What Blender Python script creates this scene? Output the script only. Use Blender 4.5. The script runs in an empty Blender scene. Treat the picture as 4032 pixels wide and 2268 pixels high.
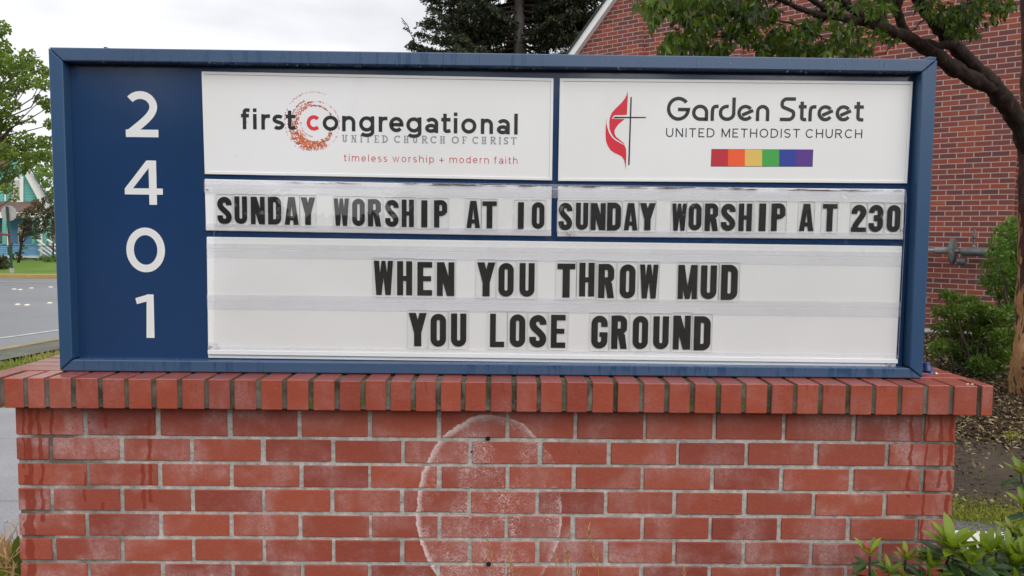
import bpy, bmesh, math, random
import numpy as np
from mathutils import Vector, Matrix
R = math.radians
rng = np.random.default_rng(7)
random.seed(7)
sc = bpy.context.scene
COL = sc.collection

# ------------------------------------------------------------------ camera
F = 3028.0                                   # focal length in pixels of a 4032 wide picture
CW, CH = 4032.0, 2268.0
CAM = np.array([0.037, -2.204, 1.70])
YAW, PIT, ROL = R(0.6608), R(4.1895), R(-0.6152)
_f = np.array([math.sin(YAW)*math.cos(PIT), math.cos(YAW)*math.cos(PIT), -math.sin(PIT)])
_r0 = np.array([math.cos(YAW), -math.sin(YAW), 0.0])
_d0 = np.cross(_f, _r0)
_r = _r0*math.cos(ROL) + _d0*math.sin(ROL)
_d = -_r0*math.sin(ROL) + _d0*math.cos(ROL)
cam_data = bpy.data.cameras.new("camera"); cam = bpy.data.objects.new("camera", cam_data); COL.objects.link(cam)
cam_data.sensor_width = 36.0; cam_data.lens = 36.0*F/CW
cam_data.clip_start = 0.05; cam_data.clip_end = 3000.0
M = Matrix(((_r[0], -_d[0], -_f[0], CAM[0]), (_r[1], -_d[1], -_f[1], CAM[1]), (_r[2], -_d[2], -_f[2], CAM[2]), (0, 0, 0, 1)))
cam.matrix_world = M
sc.camera = cam

# ------------------------------------------------------------------ world, sun, exposure
SUN_EL, SUN_AZ = 32.0, 28.0                  # behind the photographer, a little to the right
world = bpy.data.worlds.new("World"); sc.world = world; world.use_nodes = True
nt = world.node_tree; nt.nodes.clear()
def WN(t, **k):
    n = nt.nodes.new(t)
    for a, b in k.items(): setattr(n, a, b)
    return n
sky = WN('ShaderNodeTexSky', sky_type='NISHITA', sun_disc=False, sun_elevation=R(SUN_EL), sun_rotation=R(180-SUN_AZ), air_density=1.0, dust_density=3.0)
tc = WN('ShaderNodeTexCoord'); mp = WN('ShaderNodeMapping'); mp.inputs['Scale'].default_value = (1.0, 1.0, 3.2)
mp.inputs['Location'].default_value = (0.35, 0.1, 0.0)
nz = WN('ShaderNodeTexNoise'); nz.inputs['Scale'].default_value = 2.6; nz.inputs['Detail'].default_value = 6.0; nz.inputs['Roughness'].default_value = 0.5
rp = WN('ShaderNodeValToRGB')
rp.color_ramp.elements[0].position = 0.34; rp.color_ramp.elements[0].color = (6.5, 6.55, 6.85, 1)
rp.color_ramp.elements[1].position = 0.66; rp.color_ramp.elements[1].color = (9.9, 9.95, 10.15, 1)
sep = WN('ShaderNodeSeparateXYZ')
el = WN('ShaderNodeMapRange'); el.inputs['From Min'].default_value = 0.05; el.inputs['From Max'].default_value = 1.0
el.inputs['To Min'].default_value = 1.02; el.inputs['To Max'].default_value = 1.45
mul = WN('ShaderNodeVectorMath', operation='SCALE')
mix = WN('ShaderNodeMix', data_type='RGBA'); mix.inputs[0].default_value = 0.95
bg = WN('ShaderNodeBackground'); bg.inputs['Strength'].default_value = 0.1
wo = WN('ShaderNodeOutputWorld')
L = nt.links.new
L(tc.outputs['Generated'], mp.inputs['Vector']); L(mp.outputs[0], nz.inputs['Vector']); L(nz.outputs[0], rp.inputs[0])
L(tc.outputs['Generated'], sep.inputs[0]); L(sep.outputs['Z'], el.inputs['Value'])
L(rp.outputs[0], mul.inputs[0]); L(el.outputs[0], mul.inputs['Scale'])
L(sky.outputs[0], mix.inputs[6]); L(mul.outputs[0], mix.inputs[7]); L(mix.outputs[2], bg.inputs['Color']); L(bg.outputs[0], wo.inputs[0])
sun_data = bpy.data.lights.new("sun", 'SUN'); sun_data.energy = 1.3; sun_data.angle = R(60); sun_data.color = (1.0, 0.985, 0.96)
sun = bpy.data.objects.new("sun", sun_data); COL.objects.link(sun)
sdir = Vector((math.sin(R(SUN_AZ))*math.cos(R(SUN_EL)), -math.cos(R(SUN_AZ))*math.cos(R(SUN_EL)), math.sin(R(SUN_EL))))
sun.rotation_euler = sdir.to_track_quat('Z', 'Y').to_euler(); sun.location = (6, -12, 14)
sc.view_settings.view_transform = 'Standard'; sc.view_settings.look = 'None'
sc.view_settings.exposure = 0.24; sc.view_settings.gamma = 1.0; sc.view_settings.use_curve_mapping = False
sc.cycles.use_denoising = True
sc.cycles.max_bounces = 8; sc.cycles.transparent_max_bounces = 16
sc.cycles.caustics_reflective = False; sc.cycles.caustics_refractive = False

# ------------------------------------------------------------------ measuring: a point of the photograph to a point of the place
def ray(u, v):
    return _f + (u-CW/2)/F*_r + (v-CH/2)/F*_d
def at(u, v, y):
    D = ray(u, v); t = (y-CAM[1])/D[1]; return CAM + D*t
def atd(u, v, dist):
    D = ray(u, v); return CAM + D*(dist/(D@_f))
def sstep(a): a = min(1.0, max(0.0, a)); return a*a*(3-2*a)
def zg(x, y):                                 # height of the ground
    return 0.37*sstep((y-2.2)/6.0)*sstep((x-0.9)/1.6) + 0.35*sstep((y-23.2)/7.0)*sstep((-8.0-x)/3.0)
def atg(u, v):
    t = 1.0; D = ray(u, v)
    z = 0.0
    for _ in range(30):
        t = (z-CAM[2])/D[2]; p = CAM + D*t; z = 0.5*z + 0.5*zg(p[0], p[1])
    return CAM + D*((z-CAM[2])/D[2])

# ------------------------------------------------------------------ object helpers
def tag(o, label=None, cat=None, group=None, kind=None):
    if label: o['label'] = label
    if cat: o['category'] = cat
    if group: o['group'] = group
    if kind: o['kind'] = kind
    return o
def empty(name, loc, label=None, cat=None, group=None, kind=None):
    o = bpy.data.objects.new(name, None); COL.objects.link(o); o.location = loc; o.empty_display_size = 0.1
    bpy.context.view_layer.update()
    return tag(o, label, cat, group, kind)
def link(name, me, m, parent=None, smooth=False):
    o = bpy.data.objects.new(name, me); COL.objects.link(o)
    for mm in (m if isinstance(m, (list, tuple)) else [m]): me.materials.append(mm)
    if smooth: me.polygons.foreach_set('use_smooth', [True]*len(me.polygons))
    if parent is not None:
        o.parent = parent
        o.matrix_parent_inverse = root_world(parent).inverted()
    return o
def root_world(o):
    m = Matrix.Translation(o.location) @ o.rotation_euler.to_matrix().to_4x4()
    if o.parent is not None: m = root_world(o.parent) @ o.matrix_parent_inverse @ m
    return m
class MB:
    """collects polygons; build() links them as one mesh"""
    def __init__(s): s.v = []; s.f = []; s.tone = []; s.mi = []
    def add(s, vs, fs, tone=0.5, mi=0):
        b = len(s.v); s.v += [tuple(map(float, p)) for p in vs]; s.f += [tuple(i+b for i in f) for f in fs]
        s.tone += [tone]*len(vs); s.mi += [mi]*len(fs); return s
    def box(s, x0, x1, y0, y1, z0, z1, tone=0.5, mi=0):
        return s.add([(x0,y0,z0),(x1,y0,z0),(x1,y1,z0),(x0,y1,z0),(x0,y0,z1),(x1,y0,z1),(x1,y1,z1),(x0,y1,z1)],
                     [(0,3,2,1),(4,5,6,7),(0,1,5,4),(1,2,6,5),(2,3,7,6),(3,0,4,7)], tone, mi)
    def prism(s, poly, y0, y1, tone=0.5, mi=0):            # poly: (x, z) counter clockwise seen from -y
        n = len(poly)
        vs = [(x, y0, z) for x, z in poly] + [(x, y1, z) for x, z in poly]
        fs = [tuple(range(n)), tuple(range(2*n-1, n-1, -1))] + [(i, i+n, (i+1) % n+n, (i+1) % n) for i in range(n)]
        return s.add(vs, fs, tone, mi)
    def tube(s, pts, rads, n=8, tone=0.5, cap=True, mi=0):
        pts = [np.array(p, float) for p in pts]; vs = []; fs = []
        up = np.array([0.31, 0.2, 0.93])
        for i, p in enumerate(pts):
            t = pts[min(i+1, len(pts)-1)] - pts[max(i-1, 0)]; t /= (np.linalg.norm(t)+1e-9)
            a = np.cross(t, up)
            if np.linalg.norm(a) < 0.1: a = np.cross(t, np.array([1.0, 0, 0]))
            a /= np.linalg.norm(a); b = np.cross(t, a)
            r = rads[i] if hasattr(rads, '__len__') else rads
            for k in range(n):
                w = 2*math.pi*k/n; vs.append(p + r*(math.cos(w)*a + math.sin(w)*b))
        for i in range(len(pts)-1):
            for k in range(n):
                fs.append((i*n+k, i*n+(k+1) % n, (i+1)*n+(k+1) % n, (i+1)*n+k))
        if cap: fs += [tuple(range(n-1, -1, -1)), tuple((len(pts)-1)*n+k for k in range(n))]
        return s.add(vs, fs, tone, mi)
    def ball(s, c, r, n=8, m=5, tone=0.5, sq=(1, 1, 1)):
        vs = [(c[0], c[1], c[2]-r*sq[2])]; fs = []
        for i in range(1, m):
            t = math.pi*i/m - math.pi/2
            for k in range(n):
                w = 2*math.pi*k/n
                vs.append((c[0]+r*sq[0]*math.cos(t)*math.cos(w), c[1]+r*sq[1]*math.cos(t)*math.sin(w), c[2]+r*sq[2]*math.sin(t)))
        vs.append((c[0], c[1], c[2]+r*sq[2])); q = len(vs)-1
        for k in range(n): fs.append((0, 1+(k+1) % n, 1+k))
        for i in range(m-2):
            for k in range(n): fs.append((1+i*n+k, 1+i*n+(k+1) % n, 1+(i+1)*n+(k+1) % n, 1+(i+1)*n+k))
        for k in range(n): fs.append((q, 1+(m-2)*n+k, 1+(m-2)*n+(k+1) % n))
        return s.add(vs, fs, tone)
    def build(s, name, m, parent=None, smooth=False, bevel=0.0):
        me = bpy.data.meshes.new(name); me.from_pydata(s.v, [], s.f)
        a = me.attributes.new('tone', 'FLOAT', 'POINT'); a.data.foreach_set('value', np.array(s.tone, np.float32))
        me.polygons.foreach_set('material_index', s.mi)
        if bevel > 0:
            bm = bmesh.new(); bm.from_mesh(me)
            bmesh.ops.bevel(bm, geom=bm.edges[:], offset=bevel, segments=1, affect='EDGES', clamp_overlap=True)
            bm.to_mesh(me); bm.free()
        me.update()
        return link(name, me, m, parent, smooth)

# ------------------------------------------------------------------ materials
class N:
    """small node-graph writer"""
    def __init__(s, name):
        s.m = bpy.data.materials.new(name); s.m.use_nodes = True; s.t = s.m.node_tree; s.t.nodes.clear()
        s.out = s.t.nodes.new('ShaderNodeOutputMaterial')
    def n(s, t, ins=None, **k):
        d = s.t.nodes.new('ShaderNode'+t)
        for a, b in k.items(): setattr(d, a, b)
        for a, b in (ins or {}).items():
            if isinstance(b, bpy.types.NodeSocket): s.t.links.new(b, d.inputs[a])
            else: d.inputs[a].default_value = b
        return d
    def obj(s): return s.n('TexCoord').outputs['Object']
    def noise(s, scale, detail=4.0, rough=0.55, vec=None, dist=0.0):
        i = {'Scale': scale, 'Detail': detail, 'Roughness': rough, 'Distortion': dist}
        i['Vector'] = vec if vec is not None else s.obj()
        return s.n('TexNoise', i).outputs[0]
    def map(s, vec, scale=(1, 1, 1), loc=(0, 0, 0)):
        return s.n('Mapping', {'Vector': vec, 'Scale': scale, 'Location': loc}).outputs[0]
    def mth(s, op, a, b=0.0, c=0.0, clamp=False):
        return s.n('Math', {0: a, 1: b, 2: c}, operation=op, use_clamp=clamp).outputs[0]
    def rng(s, v, a, b, c=0.0, d=1.0, smooth=False):
        return s.n('MapRange', {'Value': v, 'From Min': a, 'From Max': b, 'To Min': c, 'To Max': d}, interpolation_type='SMOOTHSTEP' if smooth else 'LINEAR').outputs[0]
    def mix(s, f, a, b, mode='MIX'):
        def c(x): return (x[0], x[1], x[2], 1.0) if isinstance(x, tuple) and len(x) == 3 else x
        return s.n('Mix', {0: f, 6: c(a), 7: c(b)}, data_type='RGBA', blend_type=mode, clamp_factor=True).outputs[2]
    def tone(s): return s.n('Attribute', attribute_name='tone').outputs['Fac']
    def bump(s, h, strength=0.3, dist=0.01):
        return s.n('Bump', {'Height': h, 'Strength': strength, 'Distance': dist}).outputs[0]
    def bsdf(s, col, rough=0.6, nrm=None, spec=0.5, metal=0.0, coat=0.0, coat_r=0.05, **k):
        i = {'Base Color': (col[0], col[1], col[2], 1.0) if isinstance(col, tuple) else col, 'Roughness': rough, 'Specular IOR Level': spec, 'Metallic': metal, 'Coat Weight': coat, 'Coat Roughness': coat_r}
        if nrm is not None: i['Normal'] = nrm
        i.update(k)
        return s.n('BsdfPrincipled', i).outputs[0]
    def done(s, sh): s.t.links.new(sh, s.out.inputs['Surface']); return s.m
def plain(name, col, rough=0.6, var=0.15, scale=8.0, bump=0.0, spec=0.5, metal=0.0, coat=0.0):
    g = N(name); nz = g.noise(scale)
    lo = tuple(c*(1-var) for c in col); hi = tuple(min(1, c*(1+var)) for c in col)
    c = g.mix(g.rng(nz, 0.3, 0.7), lo, hi)
    nb = g.bump(g.noise(scale*6, 3), bump, 0.004) if bump else None
    return g.done(g.bsdf(c, rough, nb, spec, metal, coat))

def mat_leaf(name, dark, light, trans=0.35, rough=0.45, spec=0.4):
    g = N(name); t = g.tone()
    c = g.mix(t, dark, light)
    c = g.mix(g.mth('MULTIPLY', g.noise(23.0, 2), 0.35), c, tuple(x*0.55 for x in dark))
    p = g.bsdf(c, rough, None, spec)
    tr = g.n('BsdfTranslucent', {'Color': g.mix(0.5, c, (light[0]*1.3, light[1]*1.35, light[2]*0.7))}).outputs[0]
    return g.done(g.n('MixShader', {0: trans, 1: p, 2: tr}).outputs[0])

Z0 = 1.169                                    # the bed joint above the first course of the plinth
# ellipse of lime bloom left by a plaque that once hung on the plinth
_ec = at(1927, 2012, 0.0); _ea = at(1927+286, 2012, 0)[0]-_ec[0]; _eb = _ec[2]-at(1927, 2012+372, 0)[2]
def streaks(g, P, spec):
    """a few wandering run-off stains: list of (x, half width, z top, z bottom, wander seed)"""
    s = g.n('SeparateXYZ', {0: P}); x, z = s.outputs['X'], s.outputs['Z']
    tot = None
    for (x0, hw, zt, zb, sd) in spec:
        wz = g.n('CombineXYZ', {0: float(sd)*3.7, 2: z}).outputs[0]
        wv = g.noise(16.0, 2.0, 0.5, wz)
        off = g.mth('MULTIPLY_ADD', wv, 0.034, -0.017 - x0)
        wid = g.mth('MULTIPLY_ADD', g.noise(31.0, 2.0, 0.5, wz), hw*1.6, hw*0.2)
        m = g.mth('LESS_THAN', g.mth('ABSOLUTE', g.mth('ADD', x, off)), wid)
        m = g.mth('MULTIPLY', m, g.mth('MULTIPLY', g.mth('LESS_THAN', z, zt), g.mth('GREATER_THAN', z, zb)))
        tot = m if tot is None else g.mth('MAXIMUM', tot, m)
    return tot
def mat_brick(name, base, dark, cap=False):
    g = N(name); P = g.obj(); t = g.tone()
    c = g.mix(t, dark, base)
    c = g.mix(g.rng(g.noise(55.0, 5, 0.7), 0.35, 0.75, 0, 0.5), c, tuple(x*0.72 for x in base))
    s = g.n('SeparateXYZ', {0: P})
    # lime bloom: cloudy patches with a fine crackle
    big = g.noise(5.5, 3, 0.55, g.map(P, (1, 1, 1.3)))
    fine = g.noise(120.0, 4, 0.75, dist=1.2)
    vert = g.noise(14.0, 3, 0.6, g.map(P, (1.6, 1, 0.5)))
    patch = g.mth('MULTIPLY', g.rng(big, 0.42, 0.66, 0, 1, True), g.rng(vert, 0.35, 0.65, 0.25, 1))
    amt = g.mth('MULTIPLY', patch, g.rng(fine, 0.34, 0.64, 0.10, 0.88))
    zone = g.mth('MAXIMUM', g.mth('MAXIMUM', g.rng(s.outputs['X'], -.55, -1.05, .58, 1), g.rng(s.outputs['X'], .75, 1.2, .58, 1)), g.rng(s.outputs['Z'], .95, .70, .58, 1))
    amt = g.mth('MULTIPLY', amt, 0.30) if cap else g.mth('MULTIPLY', amt, zone)
    pit = g.rng(g.noise(75.0, 3, .6), .70, .74); c = g.mix(g.mth('MULTIPLY', pit, .6), c, (0.09, .02, .016))
    fib = g.rng(g.noise(85.0, 5, .8, g.map(P, (1, 1, 1.5), (2, 0, 5)), 1.6), .56, .70); c = g.mix(g.mth('MULTIPLY', fib, .26), c, (0.60, 0.36, 0.32))
    specks = g.mth('MULTIPLY', g.rng(g.noise(210.0, 2), 0.70, 0.76), 0.35)
    c = g.mix(amt, c, (0.56, 0.40, 0.39))
    c = g.mix(specks, c, (0.55, 0.42, 0.38))
    if not cap:
        ex = g.mth('DIVIDE', g.mth('SUBTRACT', s.outputs['X'], float(_ec[0])), float(_ea))
        ez = g.mth('DIVIDE', g.mth('SUBTRACT', s.outputs['Z'], float(_ec[2])), float(_eb))
        wob = g.mth('ADD', g.mth('MULTIPLY_ADD', g.noise(9.0, 3), 0.12, -0.06), g.mth('MULTIPLY_ADD', g.noise(90.0, 4, .75), 0.07, -0.035))
        rr = g.mth('ADD', g.mth('SQRT', g.mth('ADD', g.mth('MULTIPLY', ex, ex), g.mth('MULTIPLY', ez, ez))), wob)
        ins = g.mth('LESS_THAN', rr, 1.0)
        ring = g.mth('MULTIPLY', g.rng(rr, 0.925, 0.985, 0, 1), ins)
        ring = g.mth('MULTIPLY', ring, g.rng(g.mth('MULTIPLY_ADD', ex, -0.18, g.noise(7.0, 3)), 0.36, 0.58, 0.0, 1.0))
        edge = g.mth('MULTIPLY', g.mth('LESS_THAN', g.mth('ABSOLUTE', g.mth('SUBTRACT', rr, 0.985)), 0.014), 0.55)
        crack = g.rng(g.noise(95.0, 3, 0.6, dist=2.2), 0.47, 0.60)
        pat2 = g.rng(g.noise(6.0, 3, 0.6, g.map(P, (1.8, 1, 1.1), (3, 1, 2))), 0.42, 0.60)
        inner = g.mth('MULTIPLY', g.mth('MULTIPLY', ins, pat2), g.mth('MULTIPLY', crack, 0.85))
        inner = g.mth('MAXIMUM', inner, g.mth('MULTIPLY', ins, g.rng(g.noise(3.0, 2), .4, .7, 0.0, 0.10)))
        c = g.mix(inner, c, (0.62, 0.46, 0.45))
        c = g.mix(g.mth('MULTIPLY', ring, g.rng(fine, 0.3, 0.62, 0.35, 0.95)), c, (0.74, 0.62, 0.60))
        c = g.mix(g.mth('MULTIPLY', edge, g.rng(g.noise(13.0, 3), 0.46, 0.60)), c, (0.68, 0.55, 0.53))
        XL = lambda u, v: float(at(u, v, 0)[0])
        ZV = lambda v: float(at(2016, v, 0)[2])
        st = streaks(g, P, [(XL(120, 1760), .0075, 1.3, .80, 1), (XL(160, 1800), .0055, 1.3, .84, 2), (XL(95, 1700), .004, 1.3, 1.0, 3), (XL(203, 1690), .0045, 1.3, 1.10, 4),
                            (XL(418, 1700), .005, 1.3, 1.12, 5), (XL(590, 1800), .005, 1.15, .90, 6), (XL(565, 1900), .006, 1.02, .88, 7), (XL(120, 2130), .011, .98, .6, 8),
                            (XL(3585, 1800), .005, 1.3, .93, 9), (XL(3640, 1900), .0038, 1.2, .60, 10), (XL(3700, 1900), .0052, 1.3, .96, 11), (XL(3738, 1850), .006, 1.3, .80, 12), (XL(340, 1965), .003, .99, .90, 13), (XL(410, 2100), .005, .90, .86, 14)])
        c = g.mix(g.mth('MULTIPLY', st, 0.85), c, (0.265, 0.042, 0.022))
        rough = g.mth('MULTIPLY_ADD', st, -0.30, 0.62)
    else:
        rough = 0.30
        drip = g.mth('MULTIPLY', g.rng(g.noise(1.0, 3, 0.6, g.map(P, (60, 60, 9))), 0.60, 0.66), g.rng(s.outputs['Z'], 1.20, 1.275))
        c = g.mix(g.mth('MULTIPLY', drip, 0.6), c, (0.22, 0.035, 0.02))
    h = g.mth('ADD', g.noise(140.0, 4, 0.7), g.mth('MULTIPLY', g.noise(30.0, 3), 1.2))
    return g.done(g.bsdf(c, rough, g.bump(h, 0.4, 0.003), 0.45, coat=.45 if cap else 0.0, coat_r=.18))
def mat_mortar(name, mossy=False):
    g = N(name); P = g.obj(); s = g.n('SeparateXYZ', {0: P})
    c = g.mix(g.rng(g.noise(40.0, 5, 0.7), 0.3, 0.7), (0.28, 0.265, 0.24), (0.66, 0.64, 0.585))
    if mossy:
        c = g.mix(g.rng(g.noise(9.0, 3), 0.42, 0.62), (0.045, 0.040, 0.024), g.mix(0.78, c, (0.075, 0.068, 0.048)))
        c = g.mix(g.rng(g.noise(13.0, 4, 0.6, g.map(P, (1, 1, 1), (4, 2, 1))), 0.54, 0.64), c, (0.085, 0.095, 0.022))
        c = g.mix(g.mth('MULTIPLY', g.rng(g.noise(150.0, 3, .7), .54, .70), .45), c, (0.20, 0.185, 0.145))
        c = g.mix(g.mth('MULTIPLY', g.rng(g.noise(11.0, 2, .5, g.map(P, (1, 1, .5), (9, 0, 3))), .69, .75), .7), c, (0.30, 0.285, 0.25))
    else:
        ends = g.mth('MAXIMUM', g.rng(s.outputs['X'], -0.98, -1.22), g.rng(s.outputs['X'], 1.08, 1.26))
        w = g.mth('MULTIPLY', ends, g.rng(g.noise(7.0, 3), 0.38, 0.55))
        c = g.mix(g.mth('MULTIPLY', w, 0.85), c, (0.085, 0.078, 0.058))
        low = g.rng(g.noise(24.0, 4, 0.7, g.map(P, (1, 1, 5))), 0.55, 0.7, 0, 0.6)
        c = g.mix(low, c, (0.14, 0.13, 0.105))
    return g.done(g.bsdf(c, 0.9, g.bump(g.noise(170.0, 5, 0.75), 0.7, 0.004), 0.3))
def mat_blue(name, base, rough, streak=False, coat=0.0):
    g = N(name); P = g.obj()
    c = g.mix(g.rng(g.noise(3.0, 3), 0.3, 0.7), tuple(x*0.93 for x in base), tuple(x*1.07 for x in base))
    r = g.mth('MULTIPLY_ADD', g.noise(14.0, 4), 0.08, rough-0.04)
    if streak:                                # rain running down the rails: wet tracks are smoother and darker
        w = g.rng(g.noise(1.0, 4, 0.6, g.map(P, (38, 38, 5.0))), 0.53, 0.58)
        w = g.mth('MULTIPLY', w, g.rng(g.noise(2.2, 2), 0.40, 0.55))
        c = g.mix(g.mth('MULTIPLY', w, 0.75), g.mix(0.16, c, (0.16, 0.17, 0.22)), tuple(x*0.82 for x in base))
        r = g.mth('MULTIPLY_ADD', w, -0.18, r)
        sc_ = g.rng(g.noise(60.0, 2, 0.5, g.map(P, (1, 1, 0.4), (7, 0, 0))), 0.755, 0.78)
        c = g.mix(g.mth('MULTIPLY', sc_, 0.5), c, (0.35, 0.40, 0.48))
    return g.done(g.bsdf(c, r, None, 0.5, coat=coat))

MT = {}
MT['brick'] = mat_brick('plinth_brick', (0.390, 0.084, 0.045), (0.235, 0.044, 0.031))
MT['capbrick'] = mat_brick('cap_brick', (0.39, 0.080, 0.042), (0.25, 0.046, 0.033), True)
MT['mortar'] = mat_mortar('plinth_mortar'); MT['mossmortar'] = mat_mortar('cap_mortar', True)
MT['frame'] = mat_blue('frame_blue_paint', (0.024, 0.078, 0.172), 0.33, True); MT['frame_side'] = mat_blue('frame_side_blue_paint', (0.026, 0.078, 0.170), 0.34)
MT['face'] = mat_blue('face_blue_vinyl', (0.015, 0.047, 0.128), 0.14)
MT['fixture'] = mat_blue('fixture_blue_paint', (0.02, 0.04, 0.14), 0.22)
def mat_board(name='white_acrylic', k=1.0):
    g = N(name); P = g.obj()
    c = g.mix(g.rng(g.noise(2.2, 3), 0.35, 0.65), (0.80*k, 0.81*k, 0.80*k), (0.85*k, 0.855*k, 0.86*k))
    dirt = g.rng(g.noise(75.0, 2), 0.755, 0.785)
    c = g.mix(g.mth('MULTIPLY', dirt, 0.4), c, (0.32, 0.29, 0.27))
    smear = g.rng(g.noise(7.0, 4, 0.6, g.map(P, (1, 1, 0.6))), 0.62, 0.75, 0, 0.10)
    c = g.mix(smear, c, (0.6, 0.6, 0.58))
    if k > 1:                                 # rust and dirt caught at the ends of the tracks
        for u_, v_, r_ in ((836, 1372, .022), (3500, 1432, .020), (2240, 926, .018), (3545, 910, .012)):
            p_ = at(u_, v_, 0.065); dd = g.n('VectorMath', {0: g.map(P, (1, 0, 1.6)), 1: (float(p_[0]), 0.0, float(p_[2])*1.6)}, operation='DISTANCE').outputs['Value']
            w_ = g.mth('MULTIPLY', g.rng(dd, r_*1.5, 0.0), g.rng(g.noise(110.0, 4, .7), .42, .58)); c = g.mix(g.mth('MULTIPLY', w_, .9), c, (0.10, 0.065, 0.05))
    return g.done(g.bsdf(c, 0.22, None, 0.5))
MT['board'] = mat_board(); MT['letterboard'] = mat_board('white_letter_board', 1.09)
def mat_track():
    g = N('clear_track_plastic'); P = g.obj()
    d = g.mix(g.rng(g.noise(7.0, 3, 0.6), 0.35, 0.7), (0.76, 0.76, 0.79), (0.90, 0.90, 0.92))
    p = g.bsdf(d, 0.14, None, 0.5)
    tr = g.n('BsdfTransparent', {'Color': (0.99, 0.99, 0.997, 1)}).outputs[0]
    return g.done(g.n('MixShader', {0: 0.15, 1: tr, 2: p}).outputs[0])
MT['track'] = mat_track()
def mat_grime():
    g = N('track_grime'); P = g.obj()
    k = g.rng(g.noise(1.0, 5, 0.75, g.map(P, (9, 1, 160))), 0.47, 0.56)
    k = g.mth('MULTIPLY', k, g.rng(g.noise(3.0, 2), 0.40, 0.52))
    c = g.mix(g.noise(20.0), (0.07, 0.035, 0.035), (0.16, 0.10, 0.09))
    tr = g.n('BsdfTransparent').outputs[0]
    return g.done(g.n('MixShader', {0: g.mth('MULTIPLY', k, 0.85), 1: tr, 2: g.bsdf(c, 0.8)}).outputs[0])
MT['grime'] = mat_grime()
def mat_clear(name, tint, fac, rough):
    g = N(name)
    bf = g.n('NewGeometry').outputs['Backfacing']
    fr = g.n('Fresnel', {'IOR': g.mth('MULTIPLY_ADD', bf, 1/1.49-1.49, 1.49)}).outputs[0]
    tr = g.n('BsdfTransparent', {'Color': tint+(1,)}).outputs[0]
    gl = g.n('BsdfGlossy', {'Color': (1, 1, 1, 1), 'Roughness': rough}).outputs[0]
    return g.done(g.n('MixShader', {0: g.mth('MULTIPLY', fr, fac, clamp=True), 1: tr, 2: gl}).outputs[0])
MT['cover'] = mat_clear('clear_acrylic_cover', (0.999, 1.0, 1.0), 1.0, 0.012)
MT['plate'] = mat_clear('clear_letter_plate', (0.994, 0.995, 0.994), 0.25, 0.1)
MT['plate_edge'] = plain('letter_plate_edge', (0.77, 0.77, 0.76), 0.3, 0.1)
MT['black'] = plain('letter_black_vinyl', (0.012, 0.014, 0.014), 0.35, 0.3, 20)
MT['ink'] = plain('charcoal_ink', (0.011, 0.012, 0.013), 0.4, 0.15)
MT['white'] = plain('white_vinyl', (0.80, 0.81, 0.80), 0.35, 0.03)
MT['red_ink'] = plain('red_ink', (0.66, 0.012, 0.035), 0.4, 0.05)
MT['coral_ink'] = plain('coral_ink', (0.72, 0.03, 0.05), 0.4, 0.05)
MT['pink_ink'] = plain('rose_ink', (0.60, 0.06, 0.085), 0.4, 0.05)
MT['grey_ink'] = plain('grey_ink', (0.30, 0.31, 0.345), 0.4, 0.05)
MT['orange_dots'] = plain('orange_ink', (0.60, 0.13, 0.035), 0.45, 0.4, 40)
MT['red_dots'] = plain('rust_ink', (0.52, 0.06, 0.06), 0.45, 0.35, 40)
for n_, c_ in (('red', (0.50, 0.014, 0.032)), ('orange', (0.84, 0.10, 0.018)), ('yellow', (0.74, 0.50, 0.115)), ('green', (0.045, 0.37, 0.06)), ('blue', (0.016, 0.038, 0.31)), ('violet', (0.09, 0.022, 0.25))):
    MT['bow_'+n_] = plain('stripe_'+n_, c_, 0.4, 0.04)
MT['bark_bits'] = plain('dark_debris', (0.06, 0.045, 0.035), .9, .4, 60)
MT['hole'] = plain('hole_shade_black', (0.004, 0.004, 0.004), 0.9)
MT['steel'] = plain('bright_steel', (0.55, 0.55, 0.55), 0.3, 0.1, metal=0.8)
MT['drop'] = mat_clear('water_drop', (0.9, 0.93, 0.95), 2.2, 0.08)

# ------------------------------------------------------------------ flat lettering
class Shape:
    """2-D strokes and polygons; every piece lies a hair in front of the one before"""
    def __init__(s): s.v = []; s.f = []; s.k = 0
    def poly(s, pts, T):
        b = len(s.v)
        for p in pts: s.v.append(T(p[0], p[1], s.k))
        s.f.append(tuple(range(b, b+len(pts)))); s.k += 1
    def stroke(s, pts, t, T, closed=False):
        P = [np.array(p, float) for p in pts]; Q = [P[0]]
        for p in P[1:]:
            if np.linalg.norm(p-Q[-1]) > 1e-7: Q.append(p)
        if closed and np.linalg.norm(Q[0]-Q[-1]) < 1e-7: Q.pop()
        P = Q; n = len(P); b = len(s.v)
        for i in range(n):
            a = P[i]-P[i-1] if (i > 0 or closed) else P[1]-P[0]
            c = P[(i+1) % n]-P[i] if (i < n-1 or closed) else P[-1]-P[-2]
            a = a/np.linalg.norm(a); c = c/np.linalg.norm(c)
            na = np.array([-a[1], a[0]]); nc = np.array([-c[1], c[0]])
            m = na+nc; l = np.linalg.norm(m); m = m/l if l > 1e-6 else na
            k = min(1.0/max(0.35, float(m@na)), 2.2)
            for sg in (0.5, -0.5):
                q = P[i]+m*(t*sg*k); s.v.append(T(q[0], q[1], s.k))
        for i in range(n if closed else n-1):
            j = (i+1) % n; s.f.append((b+2*i, b+2*i+1, b+2*j+1, b+2*j))
        s.k += 1
    def build(s, name, m, parent):
        me = bpy.data.meshes.new(name); me.from_pydata([tuple(map(float, p)) for p in s.v], [], s.f); me.update()
        return link(name, me, m, parent)
def arc(cx, cy, rx, ry, a0, a1, n=14):
    return [(cx+rx*math.cos(R(a0+(a1-a0)*i/n)), cy+ry*math.sin(R(a0+(a1-a0)*i/n))) for i in range(n+1)]
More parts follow.
